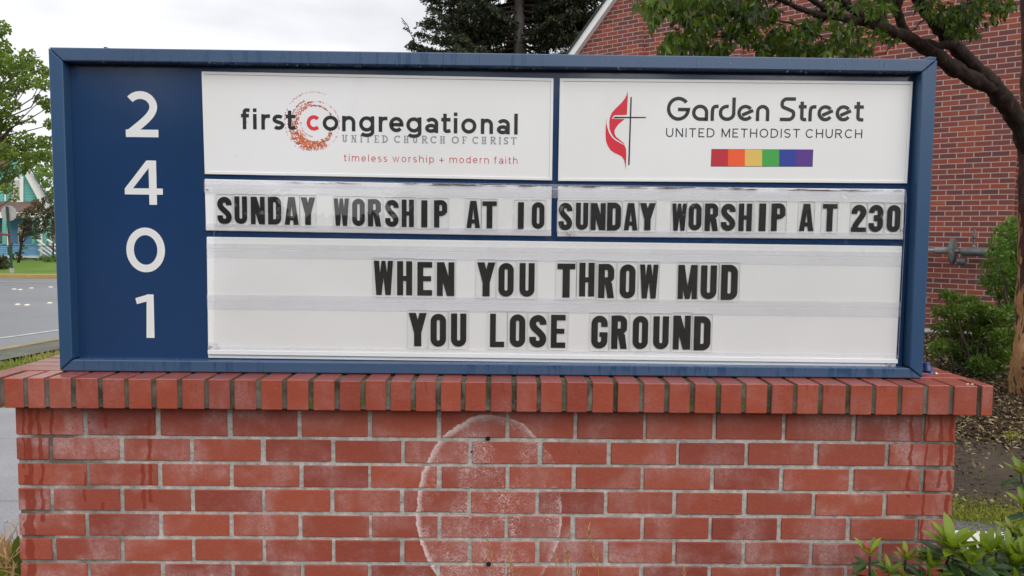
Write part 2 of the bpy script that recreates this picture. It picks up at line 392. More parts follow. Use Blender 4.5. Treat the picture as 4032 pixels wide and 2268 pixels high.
def bez(p0, p1, p2, p3, n=10):
    return [tuple((1-t)**3*a+3*(1-t)**2*t*b+3*(1-t)*t*t*c+t**3*d for a, b, c, d in zip(p0, p1, p2, p3)) for t in [i/n for i in range(n+1)]]
def Sx(w, h, t, fl=0.72):
    rx = (w-t)/2; ry = min(rx, (h-t)/4); ct = h-t/2-ry; cb = t/2+ry
    mid = bez((t/2, ct), (t/2, ct-ry*1.25), (w-t/2, cb+ry*1.25), (w-t/2, cb))
    return ct, cb, rx, ry, mid
def heavy(ch, w, h):
    """bold condensed changeable-sign letters"""
    t = 0.40*w; tv = 0.165*h; r = (w-t)/2; o = []
    X = lambda *p: o.append(('p', list(p)))
    def K(pts, th=t, cl=False): o.append(('s', pts, th, cl))
    if ch in 'O0': K(arc(w/2, h-t/2-r, r, r, 0, 180)+arc(w/2, t/2+r, r, r, 180, 360), t, True)
    elif ch == 'U': K([(t/2, h)]+arc(w/2, t/2+r, r, r, 180, 360)+[(w-t/2, h)])
    elif ch == 'S':
        ct, cb, rx, ry, mid = Sx(w, h, t)
        K([(w-t/2, h*0.70)]+arc(w/2, ct, rx, ry, 0, 180)+mid+arc(w/2, cb, rx, ry, 0, -180)+[(t/2, h*0.33)], t*0.95)
    elif ch in '2':
        ry = r; ct = h-t/2-ry
        K([(t/2, h*0.66)]+arc(w/2, ct, r, ry, 180, 0)+bez((w-t/2, ct), (w-t/2, h*0.55), (t*0.62, h*0.33), (t*0.55, tv*0.5)), t*0.95)
        X((0, 0), (w, 0), (w, tv), (0, tv))
    elif ch == '3':
        ct = h-t/2-r; cb = t/2+r
        K([(t/2, h*0.70)]+arc(w/2, ct, r, r, 180, 0)+[(w-t/2, h*0.62)]+bez((w-t/2, h*0.62), (w-t/2, h*0.53), (w*0.6, h*0.52), (w*0.36, h*0.52), 6), t*0.92)
        K([(w*0.36, h*0.50)]+bez((w*0.5, h*0.50), (w-t/2, h*0.50), (w-t/2, h*0.44), (w-t/2, h*0.38), 6)+arc(w/2, cb, r, r, 0, -180)+[(t/2, h*0.33)], t*0.92)
    elif ch == 'D': K([(t/2, t*0.42), (w*0.42, t*0.42)]+arc(w-t/2-r*0.95, t*0.42+r*0.95, r*0.95, r*0.95, -90, 0, 8)+arc(w-t/2-r*0.95, h-t*0.42-r*0.95, r*0.95, r*0.95, 0, 90, 8)+[(t/2, h-t*0.42)], t, True)
    elif ch in 'PR':
        X((0, 0), (t, 0), (t, h), (0, h)); rr = r*0.9; zl = h*0.44
        K([(t*0.6, h-tv/2), (w-t/2-rr, h-tv/2)]+arc(w-t/2-rr, h-tv/2-rr, rr, rr, 90, 0, 8)+arc(w-t/2-rr, zl+tv/2+rr, rr, rr, 0, -90, 8)+[(t*0.6, zl+tv/2)], tv*1.08)
        X((w-t*1.02, h*0.55), (w-0.02*w, h*0.55), (w-0.02*w, h*0.85), (w-t*1.02, h*0.85))
        if ch == 'R': X((t*1.0, h*0.46), (t*1.55, h*0.52), (w*0.86, h*0.44), (w, 0), (w-t*1.02, 0))
    elif ch == 'A':
        X((0, 0), (.36*w, 0), (.56*w, h), (.27*w, h)); X((.64*w, 0), (w, 0), (.73*w, h), (.44*w, h)); X((.18*w, .17*h), (.82*w, .17*h), (.77*w, .32*h), (.23*w, .32*h))
    elif ch == 'Y':
        X((.30*w, 0), (.70*w, 0), (.70*w, .42*h), (.30*w, .42*h)); X((.30*w, .40*h), (.70*w, .40*h), (.40*w, h), (0, h)); X((.30*w, .40*h), (.70*w, .40*h), (w, h), (.60*w, h))
    elif ch == 'N':
        X((0, 0), (.34*w, 0), (.34*w, h), (0, h)); X((.66*w, 0), (w, 0), (w, h), (.66*w, h)); X((.58*w, 0), (w, 0), (.42*w, h), (0, h))
    elif ch == 'M':
        X((0, 0), (.27*w, 0), (.27*w, h), (0, h)); X((.73*w, 0), (w, 0), (w, h), (.73*w, h)); X((.38*w, 0), (.60*w, 0), (.33*w, h), (0, h)); X((.40*w, 0), (.62*w, 0), (w, h), (.67*w, h))
    elif ch == 'W':
        X((.12*w, 0), (.40*w, 0), (.27*w, h), (0, h)); X((.60*w, 0), (.88*w, 0), (w, h), (.73*w, h)); X((.16*w, 0), (.40*w, 0), (.60*w, h), (.40*w, h)); X((.60*w, 0), (.84*w, 0), (.60*w, h), (.40*w, h))
    elif ch == 'H': X((0, 0), (t, 0), (t, h), (0, h)); X((w-t, 0), (w, 0), (w, h), (w-t, h)); X((t*.8, .42*h), (w-t*.8, .42*h), (w-t*.8, .57*h), (t*.8, .57*h))
    elif ch == 'E': X((0, 0), (t, 0), (t, h), (0, h)); X((t*.8, 0), (w, 0), (w, tv), (t*.8, tv)); X((t*.8, h-tv), (w, h-tv), (w, h), (t*.8, h)); X((t*.8, .43*h), (.93*w, .43*h), (.93*w, .58*h), (t*.8, .58*h))
    elif ch == 'L': X((0, 0), (t, 0), (t, h), (0, h)); X((t*.8, 0), (w, 0), (w, tv), (t*.8, tv))
    elif ch == 'T': X(((w-t)/2, 0), ((w+t)/2, 0), ((w+t)/2, h), ((w-t)/2, h)); X((0, h-tv), (w, h-tv), (w, h), (0, h))
    elif ch in 'I1': X((0, 0), (w, 0), (w, h), (0, h))
    elif ch == 'G':
        K([(w-t/2, h*0.66)]+arc(w/2, h-t/2-r, r, r, 0, 180)+arc(w/2, t/2+r, r, r, 180, 360)+[(w-t/2, h*0.42)], t*0.98)
        X((w*0.50, h*0.36), (w, h*0.36), (w, h*0.50), (w*0.50, h*0.50))
    return o
def lower(ch, w, x, t, asc, desc):
    """round geometric lower case, baseline at 0, x-height x"""
    o = []; rx = (w-t)/2; ry = (x-t)/2; cy = x/2
    def K(pts, cl=False, th=t): o.append(('s', pts, th, cl))
    if ch == 'o': K(arc(w/2, cy, rx, ry, 0, 360, 28), True)
    elif ch == 'c': K(arc(w/2+t*.1, cy, rx+t*.1, ry, 44, 316, 24))
    elif ch == 'e': K([(t*0.7, cy*0.98), (w-t*0.5, cy*0.98)]+arc(w/2, cy, rx, ry, 2, 318, 26))
    elif ch in 'nh':
        r = (w-t)/2; K([(t/2, 0), (t/2, asc if ch == 'h' else x)]); K([(t/2, x-t/2-r*1.02)]+arc(w/2, x-t/2-r, r, r, 178, 0, 14)+[(w-t/2, 0)])
    elif ch == 'm':
        r = (w-t)/4; K([(t/2, 0), (t/2, x)])
        for k in (0, 1): K([(t/2+2*r*k, x-t/2-r*1.02)]+arc(t/2+r+2*r*k, x-t/2-r, r, r, 178, 0, 12)+[(t/2+2*r*(k+1), 0)])
    elif ch == 'r': K([(t/2, 0), (t/2, x)]); K(bez((t/2, x*0.45), (t/2, x*0.9), (w*0.5, x-t/2), (w, x-t*0.5), 8))
    elif ch == 'i': K([(w/2, 0), (w/2, x)]); K([(w/2, asc-t*1.0), (w/2, asc)])
    elif ch == 'l': K([(w/2, 0), (w/2, asc)])
    elif ch == 't':
        c = w*0.40; K([(c, asc*0.93), (c, t/2+w*0.24)]+bez((c, t/2+w*0.24), (c, t*.5), (w*0.6, t*.4), (w, t*0.75), 8)[1:]); K([(0, x-t/2), (w, x-t/2)])
    elif ch == 'f':
        c = w*0.40; K([(c, 0), (c, asc-w*0.5)]+bez((c, asc-w*0.5), (c, asc-t*.4), (w*0.6, asc-t*.4), (w, asc-t*0.6), 8)[1:]); K([(0, x-t/2), (w*0.92, x-t/2)])
    elif ch == 's':
        ct, cb, rx2, ry2, mid = Sx(w, x, t); K(arc(w/2, ct, rx2, ry2, 35, 180, 10)+mid+arc(w/2, cb, rx2, ry2, 0, -145, 10))
    elif ch == 'a':
        K(arc(w/2, x-t/2-rx*.8, rx, rx*.8, 150, 0, 12)+[(w-t/2, 0)]); b = x*0.30
        K(arc(w*0.46, b, w*0.46-t/2, b-t/2, 0, 360, 20), True)
    elif ch == 'g':
        K(arc(w/2, cy, rx, ry, 0, 360, 28), True); K([(w-t/2, x), (w-t/2, -desc+t/2+rx*.55)]+arc(w/2, -desc+t/2+rx*.55, rx, rx*.55, 0, -150, 12))
    elif ch in 'dpq':
        K(arc(w/2, cy, rx, ry, 0, 360, 28), True); xs = w-t/2 if ch in 'dq' else t/2
        K([(xs, 0), (xs, asc)] if ch == 'd' else [(xs, x), (xs, -desc)])
    elif ch == 'w': K([(t*.4, x), (w*.28, t*.3), (w*.5, x*.98), (w*.72, t*.3), (w-t*.4, x)])
    elif ch == '+': K([(0, x*.48), (w, x*.48)]); K([(w/2, x*.48-w/2), (w/2, x*.48+w/2)])
    return o
def upper(ch, w, h, t, serif=False):
    o = []; rx = (w-t)/2; ry = (h-t)/2; tn = t*0.55 if serif else t; sl = t*0.55
    def K(pts, cl=False, th=None): o.append(('s', pts, th or t, cl))
    def stem(x, z0=0, z1=None, th=None):
        z1 = h if z1 is None else z1; K([(x, z0), (x, z1)], False, th)
        if serif:
            for z in (z0, z1):
                if z in (0, h): zz = sl/2 if z == 0 else h-sl/2; K([(x-t*.95, zz), (x+t*.95, zz)], False, sl)
    e = t*0.9 if serif else 0.0
    if ch == 'I': stem(w/2)
    elif ch == 'U':
        r = rx-e; K([(t/2+e, h)]+arc(w/2, t/2+r, r, r, 180, 360)+[(w-t/2-e, h)])
        if serif: K([(0, h-sl/2), (t*1.9+e*.2, h-sl/2)], False, sl); K([(w-t*1.9, h-sl/2), (w, h-sl/2)], False, sl)
    elif ch == 'N': stem(t/2+e, th=tn); stem(w-t/2-e, th=tn); K([(t/2+e, h-t*.3), (w-t/2-e, t*.3)], False, t*1.08)
    elif ch == 'T':
        stem(w/2, 0, h-tn*.3); K([(0, h-tn/2), (w, h-tn/2)], False, tn)
        if serif: K([(sl/2, h), (sl/2, h*.74)], False, sl); K([(w-sl/2, h), (w-sl/2, h*.74)], False, sl)
    elif ch in 'EF':
        stem(t/2+e); K([(e, h-tn/2), (w*.96, h-tn/2)], False, tn); K([(e, h*.5), (w*.82, h*.5)], False, tn)
        if ch == 'E': K([(e, tn/2), (w, tn/2)], False, tn)
        if serif:
            K([(w*.96-sl/2, h), (w*.96-sl/2, h*.74)], False, sl)
            if ch == 'E': K([(w-sl/2, 0), (w-sl/2, h*.26)], False, sl)
    elif ch == 'D':
        r = min(ry, (w-t)*.62); K([(t/2+e, t*.4)]+arc(w-t/2-r, t*.45+r, r, r, -90, 0, 10)+arc(w-t/2-r, h-t*.45-r, r, r, 0, 90, 10)+[(t/2+e, h-t*.4)], True)
        if serif: K([(0, sl/2), (w*.4, sl/2)], False, sl); K([(0, h-sl/2), (w*.4, h-sl/2)], False, sl)
    elif ch == 'M': stem(t/2); stem(w-t/2); K([(t/2, h-t*.4), (w/2, h*.12), (w-t/2, h-t*.4)])
    elif ch == 'H': stem(t/2+e); stem(w-t/2-e); K([(t/2+e, h*.5), (w-t/2-e, h*.5)], False, tn)
    elif ch == 'O': K(arc(w/2, h/2, rx, ry, 0, 360, 30), True)
    elif ch == 'C':
        K(arc(w/2+t*.2, h/2, rx+t*.2, ry, 42, 318, 24))
        if serif: K([(w-sl, h*.99), (w-sl, h*.70)], False, sl)
    elif ch == 'S':
        ct, cb, a, b, mid = Sx(w, h, t); K(arc(w/2, ct, a, b, 30, 180, 10)+mid+arc(w/2, cb, a, b, 0, -150, 10))
        if serif: K([(w-sl*.6, h), (w-sl*.6, h*.72)], False, sl); K([(sl*.6, 0), (sl*.6, h*.28)], False, sl)
    elif ch == 'R':
        stem(t/2+e); r = h*.25-t*.25
        K([(t/2+e, h-tn/2), (w*.55, h-tn/2)]+arc(w*.55, h-tn/2-r, min(r*1.1, w*.45-t/2), r, 90, -90, 12)+[(t/2+e, h-tn/2-2*r)])
        K([(w*.48, h*.5), (w-t*.4, 0)])
        if serif: K([(w*.72, sl/2), (w+t*.3, sl/2)], False, sl)
    return o
def garden(ch, w, x, t, cap):
    o = []; rx = (w-t)/2; ry = (x-t)/2
    def K(pts, cl=False): o.append(('s', pts, t, cl))
    if ch == 'G': K(arc(w/2, cap/2, rx, (cap-t)/2, 38, 352, 28)+[(w-t/2, cap*.47), (w*.48, cap*.47)])
    elif ch == 'a': K([(w-t/2, 0), (w-t/2, x/2)]+arc(w/2, x/2, rx, ry, 0, 270, 24)+[(w*.86, t/2)])
    elif ch == 'd': K([(w-t/2, cap*.98), (w-t/2, x*.42)]+arc(w/2, x*.46, rx, x*.46-t/2, -8, -180, 14)+arc(w/2, x*.54, rx, x*.46-t/2, 180, 78, 10))
    elif ch == 'r': K([(t/2, 0), (t/2, x*.5)]+bez((t/2, x*.5), (t/2, x*.9), (w*.45, x-t/2), (w, x-t/2), 8)[1:])
    elif ch == 'e': K([(w*.30, x*.36), (w*.97, x*.66)]); K(arc(w/2, x/2, rx, ry, 38, 325, 26))
    elif ch == 'n': K([(t/2, 0), (t/2, x/2)]+arc(w/2, x-t/2-rx, rx, rx, 180, 0, 14)+[(w-t/2, 0)])
    elif ch == 'S':
        r = (cap-t)/4
        K([(w, cap-t/2), (t/2+r, cap-t/2)]+arc(t/2+r, cap-t/2-r, r, r, 90, 215, 10)+[(w-t/2-r*.25, cap*.42)]+arc(w-t/2-r, t/2+r, r, r, 30, -90, 10)+[(0, t/2)])
    elif ch == 't': K([(w*.42, cap*.82), (w*.42, t/2+w*.3)]+bez((w*.42, t/2+w*.3), (w*.42, t*.5), (w*.6, t*.5), (w, t*.5), 6)[1:]); K([(0, x-t/2), (w, x-t/2)])
    return o
def put(S, ops, X0, Zb, y):
    k0 = S.k
    T = lambda a, b, k: (X0+a, y-0.00003*(k-k0), Zb+b)
    for op in ops:
        if op[0] == 'p': S.poly(op[1], T)
        else: S.stroke(op[1], op[2], T, op[3])

# ------------------------------------------------------------------ ground, road, pavements
def mat_ground(name, a, b, c, sc1, sc2, rough=0.9, bump=0.5):
    g = N(name); P = g.obj()
    k = g.mix(g.rng(g.noise(sc1, 4), 0.35, 0.65), a, b)
    k = g.mix(g.rng(g.noise(sc2, 5, 0.75), 0.45, 0.7), k, c)
    return g.done(g.bsdf(k, rough, g.bump(g.noise(sc2*1.5, 5, 0.75), bump, 0.02), 0.3))
MT['mulch'] = mat_ground('bark_mulch', (0.032, 0.019, 0.012), (0.066, 0.040, 0.025), (0.11, 0.072, 0.040), 3.0, 45.0)
MT['asphalt'] = mat_ground('road_asphalt', (0.185, 0.187, 0.20), (0.235, 0.237, 0.25), (0.27, 0.27, 0.28), 0.35, 38.0, 0.55, 0.25)
MT['concrete'] = mat_ground('pavement_concrete', (0.25, 0.25, 0.265), (0.33, 0.33, 0.345), (0.20, 0.20, 0.21), 1.2, 60.0, 0.7, 0.3)
MT['mossy'] = mat_ground('mossy_concrete', (0.10, 0.105, 0.075), (0.165, 0.17, 0.145), (0.07, 0.075, 0.05), 1.6, 30.0, 0.8, 0.4)
MT['lawn'] = mat_ground('lawn_turf', (0.105, 0.19, 0.025), (0.17, 0.26, 0.035), (0.08, 0.14, 0.02), 0.8, 25.0)
MT['curb'] = mat_ground('yellow_kerb_paint', (0.46, 0.33, 0.09), (0.56, 0.40, 0.10), (0.30, 0.26, 0.18), 2.0, 20.0, 0.7, 0.3)
MT['kerbgrey'] = mat_ground('worn_kerb', (0.24, 0.20, 0.12), (0.36, 0.27, 0.13), (0.20, 0.18, 0.16), 1.5, 18.0, 0.7, 0.3)
MT['paint'] = plain('road_paint', (0.46, 0.46, 0.45), 0.6, 0.3, 9)
MT['darkpath'] = mat_ground('wet_asphalt_path', (0.036, 0.029, 0.023), (0.070, 0.056, 0.042), (0.12, 0.095, 0.065), 2.0, 60.0, 0.5, 0.5)
MT['gravel'] = mat_ground('exposed_aggregate', (0.05, 0.05, 0.048), (0.09, 0.09, 0.085), (0.30, 0.29, 0.27), 5.0, 55.0, 0.6, 0.6)
MT['pale'] = plain('pale_kerb_concrete', (0.62, 0.59, 0.57), 0.8, 0.1, 20)
MT['moss'] = mat_ground('moss', (0.13, 0.17, 0.02), (0.24, 0.26, 0.04), (0.20, 0.16, 0.07), 9.0, 60.0)

def sheet(name, m, xs, ys, dz=0.0, kind='structure'):
    vs = [(x, y, zg(x, y)+dz) for y in ys for x in xs]; nx = len(xs)
    fs = [(j*nx+i, j*nx+i+1, (j+1)*nx+i+1, (j+1)*nx+i) for j in range(len(ys)-1) for i in range(nx-1)]
    me = bpy.data.meshes.new(name); me.from_pydata(vs, [], fs); me.update()
    return tag(link(name, me, m, smooth=True), kind=kind)
xs = sorted(set([-900, -300, -120, -60, -40] + [round(v, 2) for v in np.arange(-30, 12.01, 0.75)] + [20, 40, 120, 300, 900]))
ys = sorted(set([-900, -300, -100, -40, -15, -6] + [round(v, 2) for v in np.arange(-4, 34.01, 0.75)] + [45, 80, 160, 400, 1200]))
sheet('ground', MT['mulch'], xs, ys)
def flat(name, poly, m, z, kind='structure', **k):
    me = bpy.data.meshes.new(name); me.from_pydata([(x, y, z) for x, y in poly], [], [tuple(range(len(poly)))]); me.update()
    return tag(link(name, me, m), kind=kind, **k)
G0 = lambda u, v: tuple(atg(u, v)[:2])
# near kerb of the corner runs away to the right; far kerb lies across the street
k0, k1 = G0(0, 1398), G0(229, 1356)
dk = np.array(k1)-np.array(k0); dk /= np.linalg.norm(dk)
ka = tuple(np.array(k0)-dk*14); kb = tuple(np.array(k1)+dk*10)
YFAR = 23.15
flat('road', [ka, (-90, ka[1]-3), (-90, YFAR), (60, YFAR), (60, kb[1]+5), kb], MT['asphalt'], 0.006)
nk = np.array([dk[1], -dk[0]])                # towards the sign
def strip(name, a, b, w0, w1, m, z, h=None):
    a = np.array(a); b = np.array(b); d = (b-a)/np.linalg.norm(b-a); n = np.array([d[1], -d[0]])
    pts = [a+n*w0, b+n*w0, b+n*w1, a+n*w1]
    if h is None: return flat(name, [tuple(p) for p in pts], m, z)
    mb = MB(); vs = [(p[0], p[1], 0.0) for p in pts]+[(p[0], p[1], h) for p in pts]
    mb.add(vs, [(4, 5, 6, 7), (0, 1, 5, 4), (1, 2, 6, 5), (2, 3, 7, 6), (3, 0, 4, 7)])
    return tag(mb.build(name, m), kind='structure')
strip('kerb', ka, kb, 0.0, 0.16, MT['kerbgrey'], 0, 0.10)
strip('kerb_strip', ka, kb, 0.16, 0.75, MT['mossy'], 0.085)
mb = MB(); mb.box(-90, 60, YFAR, YFAR+0.35, 0, 0.13); tag(mb.build('kerb', MT['curb']), kind='structure')
sheet('lawn', MT['lawn'], [round(v, 2) for v in np.arange(-40, -9.9, 1.0)], [YFAR+0.35]+[round(v, 2) for v in np.arange(24, 33.1, 0.75)], 0.02)
va, vb = np.array(ka)+nk*.75, np.array(kb)+nk*.75
flat('verge', [tuple(va), (float(va[0]), 4.76), (-1.75, 4.76), (-1.75, float(vb[1])), tuple(vb)], MT['lawn'], 0.03)
# pavement behind the sign, with a joint
mb = MB()
for (y0, y1) in ((-1.2, 1.02), (1.035, 2.35), (2.365, 3.72), (3.735, 4.75)): mb.box(-9.0, -1.75, y0, y1, -0.05, 0.05)
tag(mb.build('pavement', MT['concrete'], bevel=0.006), kind='structure')
# painted lines
strip('road_marking', G0(-200, 1362), G0(520, 1262), -0.05, 0.06, MT['paint'], 0.012)
strip('road_marking', (-40, 21.55), (20, 21.35), -0.06, 0.07, MT['paint'], 0.012)
for u, v, w in ((45, 1119, 50), (185, 1114, 60)):
    a, b = G0(u-w/2, v), G0(u+w/2, v); strip('road_marking', a, b, -0.06, 0.06, MT['paint'], 0.013)
MT['dome'] = plain('marker_ceramic', (0.72, 0.66, 0.55), 0.4, 0.1)
MK = [(56, 1141, 'left of a close pair in the far row'), (80, 1143, 'right of a close pair in the far row'), (124, 1137, 'alone in the middle of the far row'), (199, 1133, 'rightmost of the far row'),
      (70, 1202, 'left of a close pair in the near row'), (107, 1204, 'right of a close pair in the near row'), (196, 1196, 'rightmost of the near row')]
for u, v, s in MK:
    p = atg(u, v); mb = MB(); mb.ball((p[0], p[1], 0.012), 0.062, 10, 6, sq=(1, 1, 0.45))
    tag(mb.build('road_marker', MT['dome'], smooth=True), 'pale raised road marker, '+s, 'road marker', 'raised markers along the street lanes')
# right-hand side: path, moss, aggregate edge and pale kerb
def band(name, m, u_pts, dz):
    pts = [atg(u, v) for u, v in u_pts]
    me = bpy.data.meshes.new(name); me.from_pydata([(p[0], p[1], zg(p[0], p[1])+dz) for p in pts], [], [tuple(range(len(pts)))]); me.update()
    return tag(link(name, me, m), kind='structure')
band('path', MT['darkpath'], [(3300, 1740), (3760, 1726), (4300, 1800), (4700, 2080), (3300, 2040)], 0.014)
band('kerb_strip', MT['gravel'], [(3300, 2048), (3760, 2050), (4700, 2140), (4700, 2230), (3300, 2160)], 0.018)
p0, p1 = atg(3600, 2166), atg(4500, 2205)
mb = MB(); mb.add([(p0[0], p0[1], 0.0), (p1[0], p1[1], 0.0), (p1[0]+.02, p1[1]+.14, 0.0), (p0[0]+.02, p0[1]+.14, 0.0), (p0[0], p0[1], .07), (p1[0], p1[1], .07), (p1[0]+.02, p1[1]+.14, .07), (p0[0]+.02, p0[1]+.14, .07)],
       [(4, 5, 6, 7), (0, 1, 5, 4), (1, 2, 6, 5), (2, 3, 7, 6), (3, 0, 4, 7)])
tag(mb.build('kerb', MT['pale'], bevel=0.008), kind='structure')

# ------------------------------------------------------------------ leaves and chips, many at once
def cloud(name, C, D, S, W, tone, m, parent=None, fold=0.25, nrm=None):
    """kite-shaped leaves: base C, direction D (unit), length S, half width W"""
    C = np.asarray(C, float); n = len(C); D = np.asarray(D, float)
    S = np.broadcast_to(np.asarray(S, float), (n,)); W = np.broadcast_to(np.asarray(W, float), (n,)); tone = np.broadcast_to(np.asarray(tone, float), (n,))
    A = rng.normal(size=(n, 3)) if nrm is None else np.asarray(nrm, float)+rng.normal(size=(n, 3))*0.35
    side = np.cross(D, A); side /= (np.linalg.norm(side, axis=1)[:, None]+1e-9)
    up = np.cross(side, D)
    V = np.empty((n, 4, 3))
    V[:, 0] = C; V[:, 2] = C+D*S[:, None]-up*(S*0.12)[:, None]
    mid = C+D*(S*0.45)[:, None]+up*(W*fold)[:, None]
    V[:, 1] = mid+side*W[:, None]; V[:, 3] = mid-side*W[:, None]
    me = bpy.data.meshes.new(name)
    me.vertices.add(4*n); me.vertices.foreach_set('co', V.reshape(-1).astype(np.float32))
    me.loops.add(4*n); me.loops.foreach_set('vertex_index', np.arange(4*n, dtype=np.int32))
    me.polygons.add(n); me.polygons.foreach_set('loop_start', np.arange(0, 4*n, 4, dtype=np.int32)); me.polygons.foreach_set('loop_total', np.full(n, 4, np.int32))
    a = me.attributes.new('tone', 'FLOAT', 'POINT'); a.data.foreach_set('value', np.repeat(tone, 4).astype(np.float32))
    me.update(calc_edges=True); me.validate()
    return link(name, me, m, parent)
def unit(a): a = np.asarray(a, float); return a/(np.linalg.norm(a, axis=-1, keepdims=True)+1e-9)
def blob(c, r, n, squash=0.8, shell=0.5):
    d = unit(rng.normal(size=(n, 3))); q = rng.random(n)**(1/3.0)*(1-shell*0.5)+shell*0.5*rng.random(n)
    return np.asarray(c)+d*(q*r)[:, None]*np.array([1, 1, squash]), d

# ------------------------------------------------------------------ the brick plinth
PR = 0.07475; PW = 0.2032
plinth = empty('brick_plinth', (0, 0.2, 0), 'low red brick wall carrying the blue sign, white oval ghost mark on its front', 'brick wall')
MEAS = {1: {1: 336, 2: 622, 3: 904, 4: 1181, 5: 1457, 6: 1730, 7: 2000, 8: 2267, 9: 2539, 12: 3361, 13: 3637},
        2: {.5: 198, 1.5: 478, 2.5: 756, 3.5: 1036, 4.5: 1310, 5.5: 1586, 6.5: 1855, 7.5: 2127, 8.5: 2397, 11.5: 3213, 12.5: 3493},
        4: {.5: 203, 1.5: 480, 2.5: 758, 3.5: 1037, 4.5: 1310, 5.5: 1581, 6.5: 1849, 7.5: 2117, 8.5: 2385, 11.5: 3204, 12.5: 3483}}
VROW = {1: 1685, 2: 1780, 4: 1980}
XLEFT = float(at(61, 1667, 0)[0]); XRIGHT = float(at(3766, 1707, 0)[0])
def joints(row):
    key = row if row in MEAS else (1 if row % 2 else (4 if row > 3 else 2))
    ks = sorted(MEAS[key]); X = [float(at(MEAS[key][k], VROW[key], 0)[0]) for k in ks]
    allk = np.arange(1, 13.5) if row % 2 else np.arange(0.5, 13)
    return [float(np.interp(k, ks, X))+(0 if row in MEAS else random.uniform(-.004, .004)) for k in allk]
YB = 0.40
wall = MB()
for row in range(1, 16):
    zt = Z0-(row-1)*PR-0.0055; zb = Z0-row*PR+0.0055
    if row == 1: zt = Z0+0.012
    if zb < 0: break
    J = joints(row); E = [XLEFT-0.0055]+J+[XRIGHT+0.0055]
    for i in range(len(E)-1):
        x0, x1 = E[i]+0.0062+random.uniform(-.002, .002), E[i+1]-0.0062+random.uniform(-.002, .002)
        pr = random.uniform(-.0012, .0012); tn = float(np.clip(random.gauss(.66, .22), 0, 1))
        if random.random() < .08: tn = random.uniform(0, .25)
        dzz = random.uniform(-.0013, .0013)
        ex = 0.09 if 0 < i < len(E)-2 else 0.20
        wall.box(x0, x1, pr, ex if 0 < i < len(E)-2 else YB, zb+dzz, zt+dzz, tn)
wall.build('brickwork', MT['brick'], plinth, bevel=0.0016)
mb = MB(); mb.box(XLEFT+.004, XRIGHT-.004, 0.0045, YB-.004, 0.0, Z0+0.018); mb.build('mortar', MT['mortar'], plinth)
for u, v, r in ((1921, 1727, .0066), (1924, 2221, .0068), (1857, 1779, .0022)):
    p = at(u, v, 0.0); mb = MB(); mb.tube([(p[0], -0.0022, p[2]), (p[0], 0.03, p[2])], r, 12); mb.build('drill_hole_shade', MT['hole'], plinth)  # solid black plugs, painted as the shade inside the drilled holes
# cap course
CT, CB, CO = 1.278, 1.193, -0.066
CJ = [5, 101, 184, 286, 393, 498, 604, 708, 811, 912, 1017, 1120, 1223] + [1300+q/1.7715 for q in (47, 226, 403, 578, 753, 926, 1103, 1281, 1455, 1636, 1813, 1990, 2170)] + [2626, 2727, 2828, 2929, 3030, 3131, 3232, 3339, 3441, 3544, 3644, 3748, 3856, 3918]
XJ = [float(at(u, 1570+(u-2016)*.009, CO)[0]) for u in CJ]; XJ = [XJ[0]-.075]+XJ
cap = MB()
JM = 0.0068
for i in range(len(XJ)-1):
    tn = float(np.clip(random.gauss(.72, .14), 0, 1)); tn = random.uniform(.0, .3) if random.random() < .12 else tn
    yb = 0.047
    cap.box(XJ[i]+JM+random.uniform(-.001, .001), XJ[i+1]-JM+random.uniform(-.001, .001), CO+random.uniform(-.001, .001), yb, CB+random.uniform(-.001, .001), CT+random.uniform(-.0012, .0012), tn)
y = 0.058
while y < 0.45:
    for (xa, xb) in ((XJ[0]+JM, XJ[0]+.215), (XJ[-1]-.215, XJ[-1]-JM)):
        cap.box(xa, xb, y, y+.063, CB, CT+random.uniform(-.001, .001), random.uniform(.4, .9))
    y += 0.074
cap.box(XJ[0]+.226, XJ[-1]-.226, 0.058, 0.45, CB, CT-.004, .6)
cap.build('cap_course', MT['capbrick'], plinth, bevel=0.0018)
mb = MB(); mb.box(XJ[0]+.004, XJ[-1]-.002, CO+.0045, .448, CB+.003, CT-.0045); mb.build('cap_mortar', MT['mossmortar'], plinth)

# ------------------------------------------------------------------ the sign cabinet
YS = 0.030; YF = 0.070
sign = empty('church_sign', (0.03, 0.15, CT), 'wide blue framed church sign board numbered 2401 on a brick wall', 'sign')
def S3(u, v, y=YS): p = at(u, v, y); return (float(p[0]), float(p[2]))
OTL, OTR, OBR, OBL = S3(188, 185), S3(3692, 233), S3(3633, 1500), S3(235, 1470)
ITL, ITR, IBR, IBL = S3(245, 239), S3(3631, 283), S3(3584, 1449), S3(283, 1415)
zbot = CT+0.002
OBL = (OBL[0], zbot); OBR = (OBR[0], zbot)
def rail(poly, m='frame', depth=0.30):
    c = np.mean(np.array(poly), 0); mb = MB()
    pl = [tuple(np.array(p)) for p in poly]
    mb.prism(pl, YS, YS+depth); return mb.build('frame_rail', MT[m], sign, bevel=0.0028)
gx = 0.0012
def sh(p, dx, dz): return (p[0]+dx, p[1]+dz)
rail([sh(ITL, gx, 0), sh(ITR, -gx, 0), sh(OTR, -gx, 0), sh(OTL, gx, 0)])
rail([sh(OBL, gx*1.5, 0), sh(OBR, -gx*1.5, 0), sh(IBR, -gx*1.5, -.001), sh(IBL, gx*1.5, -.001)])
rail([sh(OBL, 0, gx), sh(IBL, 0, gx), sh(ITL, 0, -gx), sh(OTL, 0, -gx)], 'frame_side')
rail([sh(IBR, 0, gx), sh(OBR, 0, gx), sh(OTR, 0, -gx), sh(ITR, 0, -gx)], 'frame_side')
mb = MB(); mb.box(OTL[0]+.04, OTR[0]-.04, YF, YS+.29, zbot+.02, OTL[1]-.03); face = mb.build('face_panel', MT['face'], sign)
